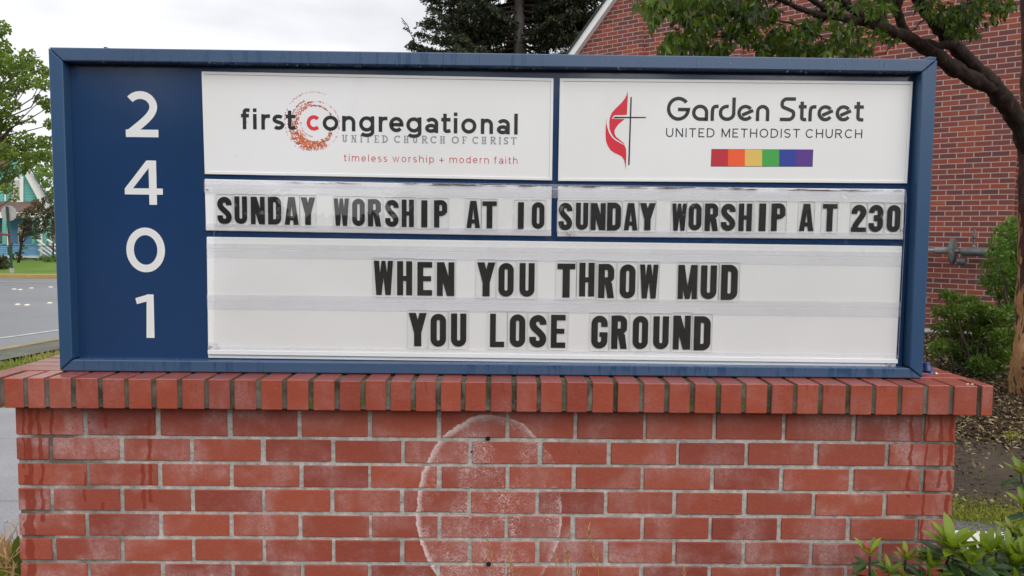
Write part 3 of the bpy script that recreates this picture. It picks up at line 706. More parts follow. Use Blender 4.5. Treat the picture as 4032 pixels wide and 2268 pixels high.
# water hanging under the top rail and beaded on it
mb = MB()
for i in range(95):
    k = random.random(); x = ITL[0]+.02+(ITR[0]-ITL[0]-.04)*k; z = ITL[1]+(ITR[1]-ITL[1])*k
    mb.ball((x, YS+random.uniform(.002, .018), z-random.uniform(.001, .004)), random.uniform(.0012, .0028), 6, 4, sq=(1, 1, 1.3))
for i in range(60):
    k = random.random()**.8; x = OTL[0]+.03+(OTR[0]-OTL[0]-.06)*k; z = OTL[1]-random.uniform(.012, .04)
    mb.ball((x, YS-.0003, z), random.uniform(.0010, .0022), 6, 4, sq=(.8, .5, 1.6))
tag(mb.build('water_drops', MT['drop'], sign, smooth=True), kind='stuff')
mb = MB(); a = S3(3640, 231); b = S3(3688, 226)
mb.add([(a[0], YS+.004, OTR[1]+.001), (b[0], YS+.002, OTR[1]+.001), (b[0]-.004, YS+.03, OTR[1]+.010), (a[0]+.01, YS+.03, OTR[1]+.006), (a[0], YS+.004, OTR[1]+.004), (b[0], YS+.002, OTR[1]+.006), (b[0]-.004, YS+.03, OTR[1]+.014), (a[0]+.01, YS+.03, OTR[1]+.009)], [(0, 3, 2, 1), (4, 5, 6, 7), (0, 1, 5, 4), (1, 2, 6, 5), (2, 3, 7, 6), (3, 0, 4, 7)])
mb.build('corner_flashing', MT['frame_side'], sign)
mb = MB()
for u, v, q in ((407, 182, 1.0), (418, 184, .8), (3525, 228, .6), (2765, 221, .5), (2600, 219, .4)):
    x_, z_ = S3(u, v+3); mb.ball((x_, YS+.012, z_-.001), .0055*q, 6, 4, sq=(1.2, 1, .8))
tag(mb.build('debris', MT['bark_bits'], sign), kind='stuff')
# painted house number
num = Shape(); w_ = 0.0
def box_px(x0, x1, yt, yb, y): return float(at(x0, (yt+yb)/2, y)[0]), float(at(x1, (yt+yb)/2, y)[0]), float(at((x0+x1)/2, yb, y)[2]), float(at((x0+x1)/2, yt, y)[2])
def number(ch, w, h):
    t = .215*h*.78; o = []
    if ch == '0': o.append(('s', arc(w/2, h/2, (w-t*1.05)/2, (h-t)/2, 0, 360, 40), t, True))
    elif ch == '2':
        r = (w-t)/2; o.append(('s', arc(w*.47, h-t/2-r*.92, r*1.02, r*.92, 142, 0, 18)+bez((w*.47+r*1.02, h-t/2-r*.92), (w*.47+r*1.02, h*.48), (w*.5, h*.30), (t*.62, t*.55), 10), t, False)); o.append(('p', [(0.01*w, 0), (w, 0), (w, t*.98), (0.01*w, t*.98)]))
    elif ch == '4':
        o.append(('p', [(w*.64, 0), (w*.84, 0), (w*.84, h), (w*.64, h)])); o.append(('p', [(0, h*.23), (w, h*.23), (w, h*.37), (0, h*.37)]))
        o.append(('p', [(0, h*.36), (w*.21, h*.36), (w*.655, h*.845), (w*.66, h), (w*.585, h)]))
        o.append(('p', [(0, h*.23), (w*.05, h*.23), (w*.05, h*.37), (0, h*.37)]))
    elif ch == '1': o.append(('p', [(w*.56, 0), (w, 0), (w, h), (w*.62, h)])); o.append(('p', [(0, h*.91), (w*.70, h), (w*.80, h*.86), (w*.08, h*.775)]))
    return o
for ch, b in (('2', (492.6, 622.4, 359, 540)), ('4', (491, 640.6, 631.7, 806)), ('0', (497, 650.5, 896, 1072)), ('1', (535, 607, 1159, 1330))):
    X0, X1, ZB, ZT = box_px(*b, YF); s = Shape(); put(s, number(ch, X1-X0, ZT-ZB), X0, ZB, YF-.0006); s.build('numeral', MT['white'], face)
# white panels
def panel(name, tl, tr, br, bl, th=0.005):
    q = [S3(*bl, YF), S3(*br, YF), S3(*tr, YF), S3(*tl, YF)]
    mb = MB(); mb.prism(q, YF-th, YF-.0002); return mb.build(name, MT['board' if name == 'logo_panel' else 'letterboard'], sign, bevel=0.0015)
YP = YF-0.005
pan1 = panel('logo_panel', (797, 283), (2179, 310), (2173, 711), (809.5, 686))
pan2 = panel('logo_panel', (2204, 310), (3590, 323), (3567, 722.5), (2197, 713))
brdA = panel('letter_board', (807.5, 705), (2172, 734), (2169.5, 930), (813, 908))
brdB = panel('letter_board', (2197, 734), (3560, 745), (3552.7, 942.7), (2193.5, 931))
brdC = panel('letter_board', (815.4, 932.5), (3550, 969), (3524.5, 1444.6), (821.7, 1408.5))
# raised light rim of the logo panels
for pn, (tl, tr, br, bl) in ((pan1, ((797, 283), (2179, 310), (2173, 711), (809.5, 686))), (pan2, ((2204, 310), (3590, 323), (3567, 722.5), (2197, 713)))):
    q = [S3(*c, YF) for c in (tl, tr, br, bl)]; c0 = np.mean(np.array(q), 0); mb = MB()
    inn = [tuple(np.array(p)+np.sign(c0-np.array(p))*np.array([.008, .008])) for p in q]
    for i in range(4):
        j = (i+1) % 4; mb.prism([q[j], q[i], inn[i], inn[j]], YP-.0022, YP-.0003)
    mb.build('rim', MT['board'], pn, bevel=0.0006)
# --- left logo
def px1(cx, cy): return 800+cx/1.84, 250+cy/1.84
def base1(cx): return 475+(cx-275)*(515-475)/(2280-275)
FC = [('f', 275, 338, 0), ('i', 362, 388, 0), ('r', 422, 485, 0), ('s', 503, 588, 0), ('t', 600, 668, 0), ('c', 750, 850, 1), ('o', 866, 980, 0), ('n', 1007, 1103, 0), ('g', 1130, 1240, 0), ('r', 1272, 1335, 0), ('e', 1348, 1452, 0), ('g', 1472, 1582, 0), ('a', 1608, 1703, 0), ('t', 1725, 1792, 0), ('i', 1815, 1843, 0), ('o', 1870, 1980, 0), ('n', 2012, 2100, 0), ('a', 2128, 2222, 0), ('l', 2253, 2280, 0)]
U1 = abs(at(*px1(100, 0), YP)[2]-at(*px1(100, 100), YP)[2])/100      # metres per crop pixel
sA, sB, sA2 = Shape(), Shape(), Shape()
for ch, a, b, red in FC:
    X0 = float(at(*px1(a, 430), YP)[0]); X1 = float(at(*px1(b, 430), YP)[0]); ZB = float(at(*px1((a+b)/2, base1((a+b)/2)), YP)[2])
    put(sB if red else (sA if a < 700 else sA2), lower(ch, X1-X0, 112*U1, 26*U1, 153*U1, 40*U1), X0, ZB, YP-.0008)
def line(S, words, spans, pxf, basef, fn, y, rel, gap):
    """letters of each word spread over its measured span"""
    for wd, (a, b) in zip(words, spans):
        X0 = float(at(*pxf(a, basef(a)), y)[0]); X1 = float(at(*pxf(b, basef(b)), y)[0])
        tot = sum(rel.get(c, 1.0) for c in wd)+gap*(len(wd)-1); k = (X1-X0)/tot; x = X0
        for i, c in enumerate(wd):
            cu = a+(b-a)*((x-X0)/(X1-X0)); ZB = float(at(*pxf(cu, basef(cu)), y)[2]); w = rel.get(c, 1.0)*k
            put(S, fn(c, w), x, ZB, y-.0004); x += w+gap*k
bs = lambda c: 570+(c-1003)*(588-570)/(2270-1003)
sC = Shape()
line(sC, ['UNITED', 'CHURCH', 'OF', 'CHRIST'], [(1003, 1338), (1383, 1757), (1800, 1910), (1950, 2270)], px1, bs, lambda c, w: upper(c, w, 55*U1, 9.5*U1, True), YP, {'I': .42, 'T': .95, 'E': .85, 'F': .8, 'R': 1.05, 'S': .72, 'N': 1.12, 'O': 1.12}, .42)
sC.build('lettering', MT['grey_ink'], pan1)
bt = lambda c: 708+(c-1020)*(728-708)/(2277-1020)
sD = Shape()
line(sD, ['timeless', 'worship', '+', 'modern', 'faith'], [(1020, 1333), (1372, 1672), (1710, 1745), (1785, 2070), (2108, 2277)], px1, bt, lambda c, w: lower(c, w, 39*U1, 5.5*U1, 53*U1, 15*U1), YP, {'i': .2, 'l': .2, 't': .58, 'f': .58, 'r': .52, 'm': 1.65, 'w': 1.45, 's': .78}, .5)
sD.build('lettering', MT['pink_ink'], pan1)
sA.build('lettering', MT['ink'], pan1); sA2.build('lettering', MT['ink'], pan1); sB.build('lettering', MT['coral_ink'], pan1)
# dotted spiral behind the words
def px5(cx, cy): return 1120+cx/5.175, 340+cy/5.175
dots = [Shape(), Shape()]
cX, cZ = [float(at(*px5(590, 740), YP)[i]) for i in (0, 2)]; U5 = U1*1.84/5.175
def dot(a, rr, size, which, stretch=1.0):
    x = cX+rr*U5*math.cos(R(a)); z = cZ+rr*U5*math.sin(R(a)); s = dots[which]; n = random.choice((4, 5, 6)); ph = random.random()*6
    ca, sa = math.cos(R(a+90)), math.sin(R(a+90)); pts = []
    for k in range(n):
        w = ph+2*math.pi*k/n; e = size*U5*random.uniform(.7, 1.2); lx, lz = e*math.cos(w)*stretch, e*math.sin(w)
        pts.append((x+lx*ca-lz*sa, z+lx*sa+lz*ca))
    kk = s.k; s.poly(pts, lambda p, q, k: (p, YP-.00025-.0000007*kk-.0000004*which, q))
# rings measured on the print: (angle from, angle to, radius from, radius to, half spread, count, size, orange share)
for a0, a1, r0, r1, sp, n, sz, og in ((64, 110, 640, 625, 6, 40, 10, .1), (110, 168, 625, 600, 16, 62, 11, .1), (168, 250, 595, 600, 26, 70, 11, .3), (250, 350, 580, 560, 16, 60, 11, .3),
        (112, 172, 480, 455, 14, 95, 14, .8), (2, 92, 545, 425, 7, 70, 11, .1), (92, 168, 425, 395, 18, 100, 13, .5), (18, 95, 405, 350, 14, 120, 14, .5), (95, 185, 350, 345, 34, 170, 15, .8),
        (172, 215, 425, 455, 95, 230, 16, .8), (215, 262, 450, 480, 105, 430, 17, .85), (262, 300, 470, 470, 85, 260, 17, .8), (300, 345, 450, 400, 42, 120, 16, .8), (180, 268, 262, 290, 9, 60, 10, .2), (205, 240, 320, 330, 10, 34, 11, .4), (345, 372, 545, 540, 8, 12, 9, .3)):
    for _ in range(int(n*.54)):
        q = random.random(); a = a0+(a1-a0)*q; rr = r0+(r1-r0)*q+random.uniform(-1, 1)*sp
        dot(a, rr, sz*random.uniform(.5, .95), 0 if random.random() < og else 1, random.uniform(1, 1.8))
dots[0].build('spiral_dots', MT['orange_dots'], pan1); dots[1].build('spiral_dots', MT['red_dots'], pan1)
# --- right logo
def px2(cx, cy): return 2150+cx/1.61, 250+cy/1.61
U2 = abs(at(*px2(1200, 300), YP)[2]-at(*px2(1200, 400), YP)[2])/100
def V2(cx, cy): p = at(*px2(cx, cy), YP); return (float(p[0]), float(p[2]))
T0 = lambda a, b, k: (a, YP-.0005-.0001*k, b)
fl = Shape()
fl.poly([V2(*p) for p in ((517, 175), (518, 215), (516, 260), (512, 326), (432, 328), (416, 350), (499, 352), (482, 366), (462, 383), (445, 403), (434, 425), (434, 446), (446, 466), (468, 484), (488, 500), (500, 516), (478, 501), (450, 484), (426, 464), (411, 438), (402, 410), (401, 372), (404, 346), (416, 314), (440, 286), (478, 250), (500, 222), (511, 198))], T0)
fl.poly([V2(*p) for p in ((385, 337), (382, 375), (388, 405), (400, 440), (418, 468), (444, 490), (472, 505), (496, 518), (507, 540), (509, 580), (507, 630), (505, 677), (501, 640), (495, 612), (480, 590), (458, 577), (432, 566), (408, 548), (390, 520), (380, 490), (377, 455), (378, 410), (381, 365))], T0)
fl.build('flame', MT['red_ink'], pan2)
cr = Shape()
cr.poly([V2(*p) for p in ((544, 210), (530, 640), (520, 648), (535, 216))], T0); cr.poly([V2(*p) for p in ((436, 337), (637, 339), (629, 346), (424, 347))], T0)
cr.build('cross', MT['ink'], pan2)
GS = [('G', 765, 912), ('a', 925, 1028), ('r', 1043, 1092), ('d', 1095, 1200), ('e', 1212, 1315), ('n', 1330, 1415), ('S', 1483, 1580), ('t', 1600, 1650), ('r', 1663, 1712), ('e', 1720, 1820), ('e', 1835, 1935), ('t', 1952, 2012)]
sG = Shape()
for ch, a, b in GS:
    X0, X1 = V2(a, 330)[0], V2(b, 330)[0]; ZB = V2((a+b)/2, 363+(a-765)*5/1250)[1]
    put(sG, garden(ch, X1-X0, 103*U2, 22*U2, 152*U2), X0, ZB, YP-.0006)
line(sG, ['UNITED', 'METHODIST', 'CHURCH'], [(760, 1067), (1112, 1608), (1645, 2003)], px2, lambda c: 466+(c-760)*8/1243, lambda c, w: upper(c, w, 57*U2, 7*U2), YP, {'I': .16, 'M': 1.18, 'T': .95, 'E': .82, 'O': 1.2, 'S': .9, 'C': 1.08, 'D': 1.05}, .34)
sG.build('lettering', MT['ink'], pan2)
bx = (1047, 1153, 1260, 1369, 1477, 1585, 1688)
for i, n_ in enumerate(('red', 'orange', 'yellow', 'green', 'blue', 'violet')):
    s = Shape(); s.poly([V2(bx[i], 651), V2(bx[i+1], 652), V2(bx[i+1]+1, 546), V2(bx[i]+1, 544)], T0); tag(s.build('rainbow_block', MT['bow_'+n_], pan2), n_+' block of the rainbow bar')
s = Shape(); s.poly([V2(1044, 654), V2(1690, 655), V2(1694, 545), V2(1048, 542)], lambda a, b, k: (a, YP-.0002, b)); s.build('rainbow_border', MT['ink'], pan2)
# --- tracks of the letter boards
def hbar(name, m, par, uL, vL, uR, vR, h_px, y0, y1, bevel=.0012):
    mb = MB(); a, b = S3(uL, vL, YF), S3(uR, vR, YF); c, d = S3(uR, vR+h_px, YF), S3(uL, vL+h_px, YF)
    mb.prism([d, c, b, a], y0, y1); return mb.build(name, m, par, bevel=bevel)
hbar('track', MT['track'], sign, 808, 706, 3562, 747, 54, YP-.0062, YP-.0022)
hbar('track', MT['track'], sign, 808, 724, 3556, 763, 5, YP-.0100, YP-.0064, .0014)
hbar('grime_line', MT['grime'], sign, 830, 711, 3545, 750, 8, YP-.0068, YP-.0064, 0)
hbar('track', MT['track'], brdA, 814, 879, 2170, 903, 27, YP-.0062, YP-.0022)
hbar('track', MT['track'], brdB, 2195, 907, 3550, 918, 25, YP-.0062, YP-.0022)
hbar('track', MT['track'], brdC, 817, 958, 3544, 993, 18, YP-.0062, YP-.0002)
hbar('track', MT['track'], brdC, 818, 981, 3544, 1016, 32, YP-.0030, YP-.0002)
hbar('track', MT['track'], brdC, 819, 1157, 3540, 1187, 25, YP-.0062, YP-.0022)
hbar('track', MT['track'], brdC, 819, 1184, 3540, 1215, 32, YP-.0032, YP-.0022)
hbar('track', MT['track'], brdC, 822, 1362, 3532, 1396, 14, YP-.0062, YP-.0022)
hbar('track', MT['board'], brdC, 824, 1376, 3527, 1412, 17, YP-.0085, YP-.0002)
# clear cover hinged over the letter boards
cq = [S3(844, 1376, YP-.013), S3(3537, 1403, YP-.013), S3(3570, 770, YP-.013), S3(842, 740, YP-.013)]
mb = MB(); mb.prism(cq, YP-.0132, YP-.0112); mb.build('clear_cover', MT['cover'], sign)
for a, b in ((cq[0], cq[3]), (cq[1], cq[2])):
    mb = MB(); mb.tube([(a[0], YP-.0125, a[1]), (b[0], YP-.0125, b[1])], .0009, 6); mb.build('cover_edge', MT['track'], sign)
for u, v in ((816.5, 744.5), (829, 1364)):
    p = at(u, v, YP-.01); mb = MB(); mb.ball((p[0], YP-.010, p[2]), .0034, 10, 6, sq=(1, .6, 1)); mb.build('screw', MT['steel'], sign, smooth=True)
# --- changeable letters, each on its clear plate
K1, K2, K3, K4 = (780, 680, 1.7524), (2100, 680, 1.61), (780, 900, 1.7524), (2100, 900, 1.5612)
LT = {
 'left service line': [('SUNDAY', K1, [(131, 232, 165, 357), (250, 338, 163, 353), (363, 460, 166, 357), (481, 573, 168, 355), (596, 693, 168, 360), (708, 808, 170, 360)]),
   ('WORSHIP', K1, [(937, 1040, 177, 367), (1063, 1150, 179, 367), (1171, 1263, 183, 372), (1290, 1384, 186, 375), (1405, 1489, 185, 375), (1540, 1582, 190, 378), (1628, 1720, 190, 380)]),
   ('AT', K1, [(1852, 1946, 194, 382), (1962, 2060, 197, 385)]), ('10', K1, [(2207, 2248, 203, 390), (2303, 2390, 203, 387)])],
 'right service line': [('SUNDAY', K2, [(160, 248, 190, 365), (270, 348, 190, 362), (365, 458, 192, 364), (468, 556, 192, 364), (575, 662, 192, 365), (675, 775, 192, 365)]),
   ('WORSHIP', K2, [(880, 972, 195, 368), (985, 1067, 193, 365), (1088, 1173, 195, 370), (1190, 1283, 195, 370), (1303, 1386, 195, 370), (1432, 1475, 195, 370), (1510, 1600, 195, 370)]),
   ('AT', K2, [(1688, 1778, 197, 370), (1835, 1926, 198, 372)]), ('230', K2, [(2017, 2112, 202, 375), (2127, 2220, 202, 377), (2243, 2328, 205, 376)])],
 'upper message line': [('WHEN', K3, [(1213, 1345, 222, 458), (1373, 1477, 225, 460), (1513, 1615, 230, 462), (1648, 1768, 232, 465)]), ('YOU', K3, [(1926, 2050, 233, 467), (2073, 2178, 237, 470), (2218, 2322, 238, 470)]),
   ('THROW', K4, [(148, 257, 215, 424), (283, 376, 210, 417), (400, 498, 218, 427), (532, 628, 220, 429), (655, 768, 221, 430)]), ('MUD', K4, [(890, 1008, 223, 433), (1030, 1128, 226, 434), (1155, 1257, 226, 436)])],
 'lower message line': [('YOU', K3, [(1453, 1577, 582, 812), (1604, 1711, 588, 815), (1745, 1851, 586, 815)]), ('LOSE', K3, [(2015, 2113, 588, 818), (2151, 2258, 592, 818), (2285, 2405, 595, 822), (2435, 2535, 595, 823)]),
   ('GROUND', K4, [(357, 457, 535, 738), (480, 577, 535, 740), (612, 706, 537, 741), (738, 833, 539, 742), (860, 967, 535, 744), (988, 1090, 542, 746)])]}
ORD = ['first', 'second', 'third', 'fourth', 'fifth', 'sixth', 'seventh']
def rrect(x0, x1, z0, z1, r):
    return [(x1-r+r*math.cos(a), z0+r+r*math.sin(a)) for a in (R(-90), R(-45), 0)] + [(x1-r+r*math.cos(a), z1-r+r*math.sin(a)) for a in (0, R(45), R(90))] + \
           [(x0+r+r*math.cos(a), z1-r+r*math.sin(a)) for a in (R(90), R(135), R(180))] + [(x0+r+r*math.cos(a), z0+r+r*math.sin(a)) for a in (R(180), R(225), R(270))]
for rowname, words in LT.items():
    big = 'message' in rowname
    for wd, (ox, oy, k), boxes in words:
        for i, (ch, (a, b, c, d)) in enumerate(zip(wd, boxes)):
            X0, X1, ZB, ZT = box_px(ox+a/k, ox+b/k, oy+c/k, oy+d/k, YP-.003); h = ZT-ZB
            kind = 'numeral' if ch.isdigit() else 'letter'
            o = empty('letter_tile', ((X0+X1)/2, YP-.003, ZB-.008), f'black {kind} {ch} on clear plate, {ORD[i]} of {wd} in the {rowname}', 'letter tile', 'changeable letters in the '+rowname)
            pw = h*(.62 if big else .615)/2; cx = (X0+X1)/2
            if ch == 'I' or ch == '1': pw = h*.55/2
            pw = max(pw, (X1-X0)/2+h*.035)
            outer = rrect(cx-pw, cx+pw, ZB-h*.075, ZT+h*.10, h*.055); e = .0011
            inner = rrect(cx-pw+e, cx+pw-e, ZB-h*.075+e, ZT+h*.10-e, h*.05)
            m_ = MB(); m_.prism(inner, YP-.0021, YP-.0009); m_.build('plate', MT['plate'], o)
            m_ = MB(); n_ = len(outer)
            for q in range(n_): m_.prism([outer[q], outer[(q+1) % n_], inner[(q+1) % n_], inner[q]], YP-.0021, YP-.0007)
            m_.build('plate_edge', MT['plate_edge'], o)
            s = Shape(); put(s, heavy(ch, X1-X0, h), X0, ZB, YP-.0024); s.build(kind, MT['black'], o)
# small blue spot fitting behind the lower right corner
p = at(3668, 1478, 0.16)
fx = empty('spot_fitting', (p[0], 0.16, CT), 'small blue cylindrical fitting on the cap beside the sign corner', 'light fitting')
sv = 2.36/3028
def FX(u, v, y=.16): q = at(u, v, y); return np.array([q[0], q[1], q[2]])
a, b = FX(3632, 1452, .17), FX(3668, 1490, .145)
dv = unit(b-a); mb = MB(); mb.tube([a-dv*.02, a, b-dv*.006, b], [.021, .023, .023, .020], 18); mb.build('barrel', MT['fixture'], fx, smooth=True)
mb = MB(); mb.tube([b, b+dv*.006], [.0175, .0165], 18); mb.ball(b+np.array([.006, -.012, .016]), .0065, 8, 6); mb.build('lens', MT['steel'], fx, smooth=True)
mb = MB(); mb.tube([(b[0]-.012, .15, CT-.001), (b[0]-.010, .15, CT+.008), (b[0]-.016, .152, CT+.03)], [.018, .014, .010], 12); mb.build('foot', MT['fixture'], fx, smooth=True)

# ------------------------------------------------------------------ the church
WD = math.radians(51.6-0.66)
dW = np.array([-math.sin(WD), math.cos(WD)])                     # along the wall, away to the left
P0 = atd(3990, 905, 10.0)[:2]
def wallhit(u, v, off=0.0):
    n = np.array([-dW[1], dW[0]]); n = n if n@(CAM[:2]-P0) > 0 else -n
    q = P0+n*off; D = ray(u, v); t = ((q-CAM[:2])@n)/(D[:2]@n); X = CAM+D*t
    return float((X[:2]-P0)@dW), float(X[2])
nW = np.array([-dW[1], dW[0]]); nW = nW if nW@(CAM[:2]-P0) > 0 else -nW
church = empty('brick_church', (float(P0[0]), float(P0[1]), 0.0), 'tall red brick church gable with white sloping trim behind the sign', 'church')
def WP(s, off, z): q = P0+dW*s+nW*off; return (float(q[0]), float(q[1]), float(z))
def mat_church():
    g = N('church_brick'); P = g.obj(); s = g.n('SeparateXYZ', {0: P})
    al = g.mth('ADD', g.mth('MULTIPLY', s.outputs['X'], float(dW[0])), g.mth('MULTIPLY', s.outputs['Y'], float(dW[1])))
    ac = g.mth('ADD', g.mth('MULTIPLY', s.outputs['X'], float(nW[0])), g.mth('MULTIPLY', s.outputs['Y'], float(nW[1])))
    geo = g.n('NewGeometry').outputs['Normal']; nd = g.n('VectorMath', {0: geo, 1: (float(nW[0]), float(nW[1]), 0.0)}, operation='DOT_PRODUCT').outputs['Value']
    side = g.mth('LESS_THAN', g.mth('ABSOLUTE', nd), 0.5)
    x = g.mth('ADD', g.mth('MULTIPLY', al, g.mth('SUBTRACT', 1.0, side)), g.mth('MULTIPLY', ac, side))
    V = g.n('CombineXYZ', {0: x, 1: s.outputs['Z']}).outputs[0]
    br = g.n('TexBrick', {'Vector': V, 'Color1': (0, 0, 0, 1), 'Color2': (1, 1, 1, 1), 'Mortar': (.5, .5, .5, 1), 'Scale': 1.0, 'Mortar Size': 0.0064, 'Mortar Smooth': 0.1, 'Brick Width': 0.2032, 'Row Height': 0.0705}, offset=0.5)
    k = g.n('SeparateColor', {0: br.outputs['Color']}).outputs[0]
    c = g.n('ValToRGB', {0: k}); e = c.color_ramp.elements
    e[0].position = 0; e[0].color = (0.125, 0.052, 0.054, 1); e[1].position = 1; e[1].color = (0.38, 0.092, 0.052, 1)
    x1 = e.new(.35); x1.color = (0.20, 0.062, 0.056, 1); x2 = e.new(.7); x2.color = (0.275, 0.068, 0.050, 1)
    c = g.mix(g.rng(g.noise(60.0, 4, 0.7), 0.3, 0.7, 0, .35), c.outputs[0], (0.13, 0.045, 0.04))
    lime = g.rng(g.noise(1.3, 4, 0.6), 0.60, 0.75, 0, .22)
    c = g.mix(lime, c, (0.45, 0.36, 0.34))
    c = g.mix(br.outputs['Fac'], c, g.mix(g.noise(30.0), (0.38, 0.285, 0.245), (0.51, 0.39, 0.34)))
    h = g.mth('MULTIPLY', br.outputs['Fac'], -1.0)
    return g.done(g.bsdf(c, 0.8, g.bump(h, 0.6, 0.006), 0.3))
MT['church'] = mat_church()
MT['trim'] = plain('white_trim_paint', (0.86, 0.87, 0.88), 0.5, 0.06, 3)
MT['shingle'] = plain('dark_shingle', (0.05, 0.05, 0.055), 0.85, 0.3, 12, 0.4)
# rake line in the wall plane
ru0, ru1 = wallhit(2267, 220), wallhit(2424, 0)
def raketop(s): return ru0[1]+(s-ru0[0])*(ru1[1]-ru0[1])/(ru1[0]-ru0[0])
sl_ = (ru1[1]-ru0[1])/(ru1[0]-ru0[0])
s_step = wallhit(2536, 150)[0]; s_eave = ru0[0]+(ru0[1]-3.2)/(-sl_) if sl_ < 0 else ru0[0]+3
s_end = wallhit(4006, 500)[0]; s_apex = s_eave-(9.6-3.2)/(-sl_)
def slabwall(mb, s0, s1, off, back, z0, ztop):
    # s0 > s1 (s runs to the left); top follows the rake
    fr = [WP(s0, off, z0), WP(s1, off, z0), WP(s1, off, ztop(s1)), WP(s0, off, ztop(s0))]
    bk = [WP(s0, -back, z0), WP(s1, -back, z0), WP(s1, -back, ztop(s1)), WP(s0, -back, ztop(s0))]
    mb.add(fr+bk, [(0, 1, 2, 3), (7, 6, 5, 4), (0, 4, 5, 1), (1, 5, 6, 2), (2, 6, 7, 3), (3, 7, 4, 0)])
mb = MB(); zt_ = lambda s: min(raketop(s)-.02, 9.6)
slabwall(mb, s_eave, s_step, 0.05, .4, 0, zt_)
ss = [s_step-.002]+[s_step-(s_step-s_end)*k/6 for k in range(1, 7)]
slabwall(mb, s_step-.002, max(s_apex, s_end), 0.0, .4, 0, zt_)
if s_apex > s_end: slabwall(mb, s_apex-.002, s_end, 0.0, .4, 0, lambda s: 9.58)
slabwall(mb, s_end-.002, s_end-6, -0.22, .62, 0, lambda s: 9.0)
wl = mb.build('wall', MT['church'], church)
for ua, ub in ((2862, 2915), (3385, 3428)):
    mb = MB(); slabwall(mb, wallhit(ua, 200, .1)[0], wallhit(ub, 200, .1)[0], .10, -.001, 0.2, lambda s: min(raketop(s)-.05, 9.4)); mb.build('pilaster', MT['church'], church)
mb = MB(); slabwall(mb, s_eave, s_end, .07, -.052, 0.1, lambda s: .42); mb.build('footing', MT['pale'], church)
# white rake board with shingle edge
def rakebar(name, m, d0, d1, o0, o1):
    sA_, sB_ = s_eave+.5, max(s_apex, s_end)-.2; mb = MB(); vs = []
    for (dd, oo) in ((d0, o0), (d0, o1), (d1, o1), (d1, o0)):
        for s_ in (sA_, sB_): vs.append(WP(s_, oo, raketop(s_)+dd))
    mb.add(vs, [(0, 1, 3, 2), (2, 3, 5, 4), (4, 5, 7, 6), (6, 7, 1, 0), (0, 2, 4, 6), (1, 7, 5, 3)]); return mb.build(name, m, church)
dz_ = abs(wallhit(2281, 220)[1]-raketop(wallhit(2281, 220)[0]))+abs(wallhit(2254, 220)[1]-raketop(wallhit(2254, 220)[0]))
rakebar('trim', MT['trim'], -dz_*.5, dz_*.42, .02, .16)
rakebar('roof', MT['shingle'], dz_*.42+.002, dz_*.42+.05, -2.4, .19)

# ------------------------------------------------------------------ gas pipework on the church wall
MT['pipe'] = plain('grey_pipe_paint', (0.12, 0.132, 0.135), 0.42, 0.3, 20, 0.2)
MT['pipe_light'] = plain('galvanised_pipe', (0.24, 0.255, 0.26), 0.4, 0.2, 20)
def px4(cx, cy): return 3640+cx/3.6224, 700+cy/3.6224
GO = 0.30
def GP(cx, cy): s_, z_ = wallhit(*px4(cx, cy), GO); return np.array(WP(s_, GO, z_))
gp0 = GP(500, 1050); gk = np.linalg.norm(GP(500, 1050)-GP(500, 950))/100
gas = empty('gas_regulator', tuple(gp0), 'grey gas pipe with round regulator disc on the church wall', 'gas pipe')
mb = MB(); zc = float(gp0[2]); GQ = lambda cx, dz=0.0: np.array([*GP(cx, 1050)[:2], zc-.004*(cx-500)/300+dz])
mb.tube([GQ(-260), GQ(160)], 30*gk, 14); mb.build('pipe', MT['pipe_light'], gas, smooth=True)
mb = MB(); mb.tube([GQ(150), GQ(158), GQ(215), GQ(225), GQ(300), GQ(312), GQ(355), GQ(362)], [34*gk, 44*gk, 44*gk, 48*gk, 48*gk, 44*gk, 44*gk, 32*gk], 8); mb.tube([GQ(240, 0), GQ(240, 0)+np.array([nW[0], nW[1], 0])*.06], [20*gk, 20*gk], 10); mb.build('coupling', MT['pipe_light'], gas)
mb = MB(); mb.tube([GQ(355), GQ(500)], 28*gk, 14); mb.tube([GQ(495), GQ(510), GQ(560), GQ(860), GQ(875), GQ(900)], [30*gk, 34*gk, 58*gk, 60*gk, 66*gk, 66*gk], 18); mb.tube([GQ(900), GQ(1400)], 44*gk, 14); mb.build('pipe', MT['pipe'], gas, smooth=True)
da = unit(np.array([dW[0]*-.96+nW[0]*.10, dW[1]*-.96+nW[1]*.10, .03])); cc = GQ(395)+np.array([-nW[0]*.05, -nW[1]*.05, 0])
mb = MB(); mb.tube([cc-da*.040, cc-da*.028, cc-da*.009, cc-da*.007, cc+da*.007, cc+da*.009, cc+da*.028, cc+da*.042], [60*gk, 150*gk, 182*gk, 200*gk, 200*gk, 182*gk, 150*gk, 60*gk], 28); mb.build('disc', MT['pipe'], gas, smooth=False)
mb = MB(); q = cc+da*.06+np.array([0, 0, -150*gk]); mb.tube([q, q+da*.10], [60*gk, 55*gk], 16); mb.build('vent_cap', MT['pipe'], gas)
mb = MB(); q = GQ(700, 58*gk); mb.tube([q, q+np.array([0, 0, 20*gk]), q+np.array([0, 0, 40*gk]), q+np.array([0, 0, 130*gk]), q+np.array([0, 0, 140*gk]), q+np.array([0, 0, 185*gk]), q+np.array([0, 0, 195*gk]), q+np.array([0, 0, 260*gk])], [30*gk, 24*gk, 15*gk, 15*gk, 30*gk, 32*gk, 18*gk, 10*gk], 10)
mb.tube([q+np.array([0, 0, 165*gk])-np.array([dW[0], dW[1], 0])*.03, q+np.array([0, 0, 190*gk])+np.array([dW[0], dW[1], 0])*.02], [9*gk, 9*gk], 6); mb.build('valve', MT['pipe'], gas, smooth=False)
p = GP(120, 1760); mb = MB()
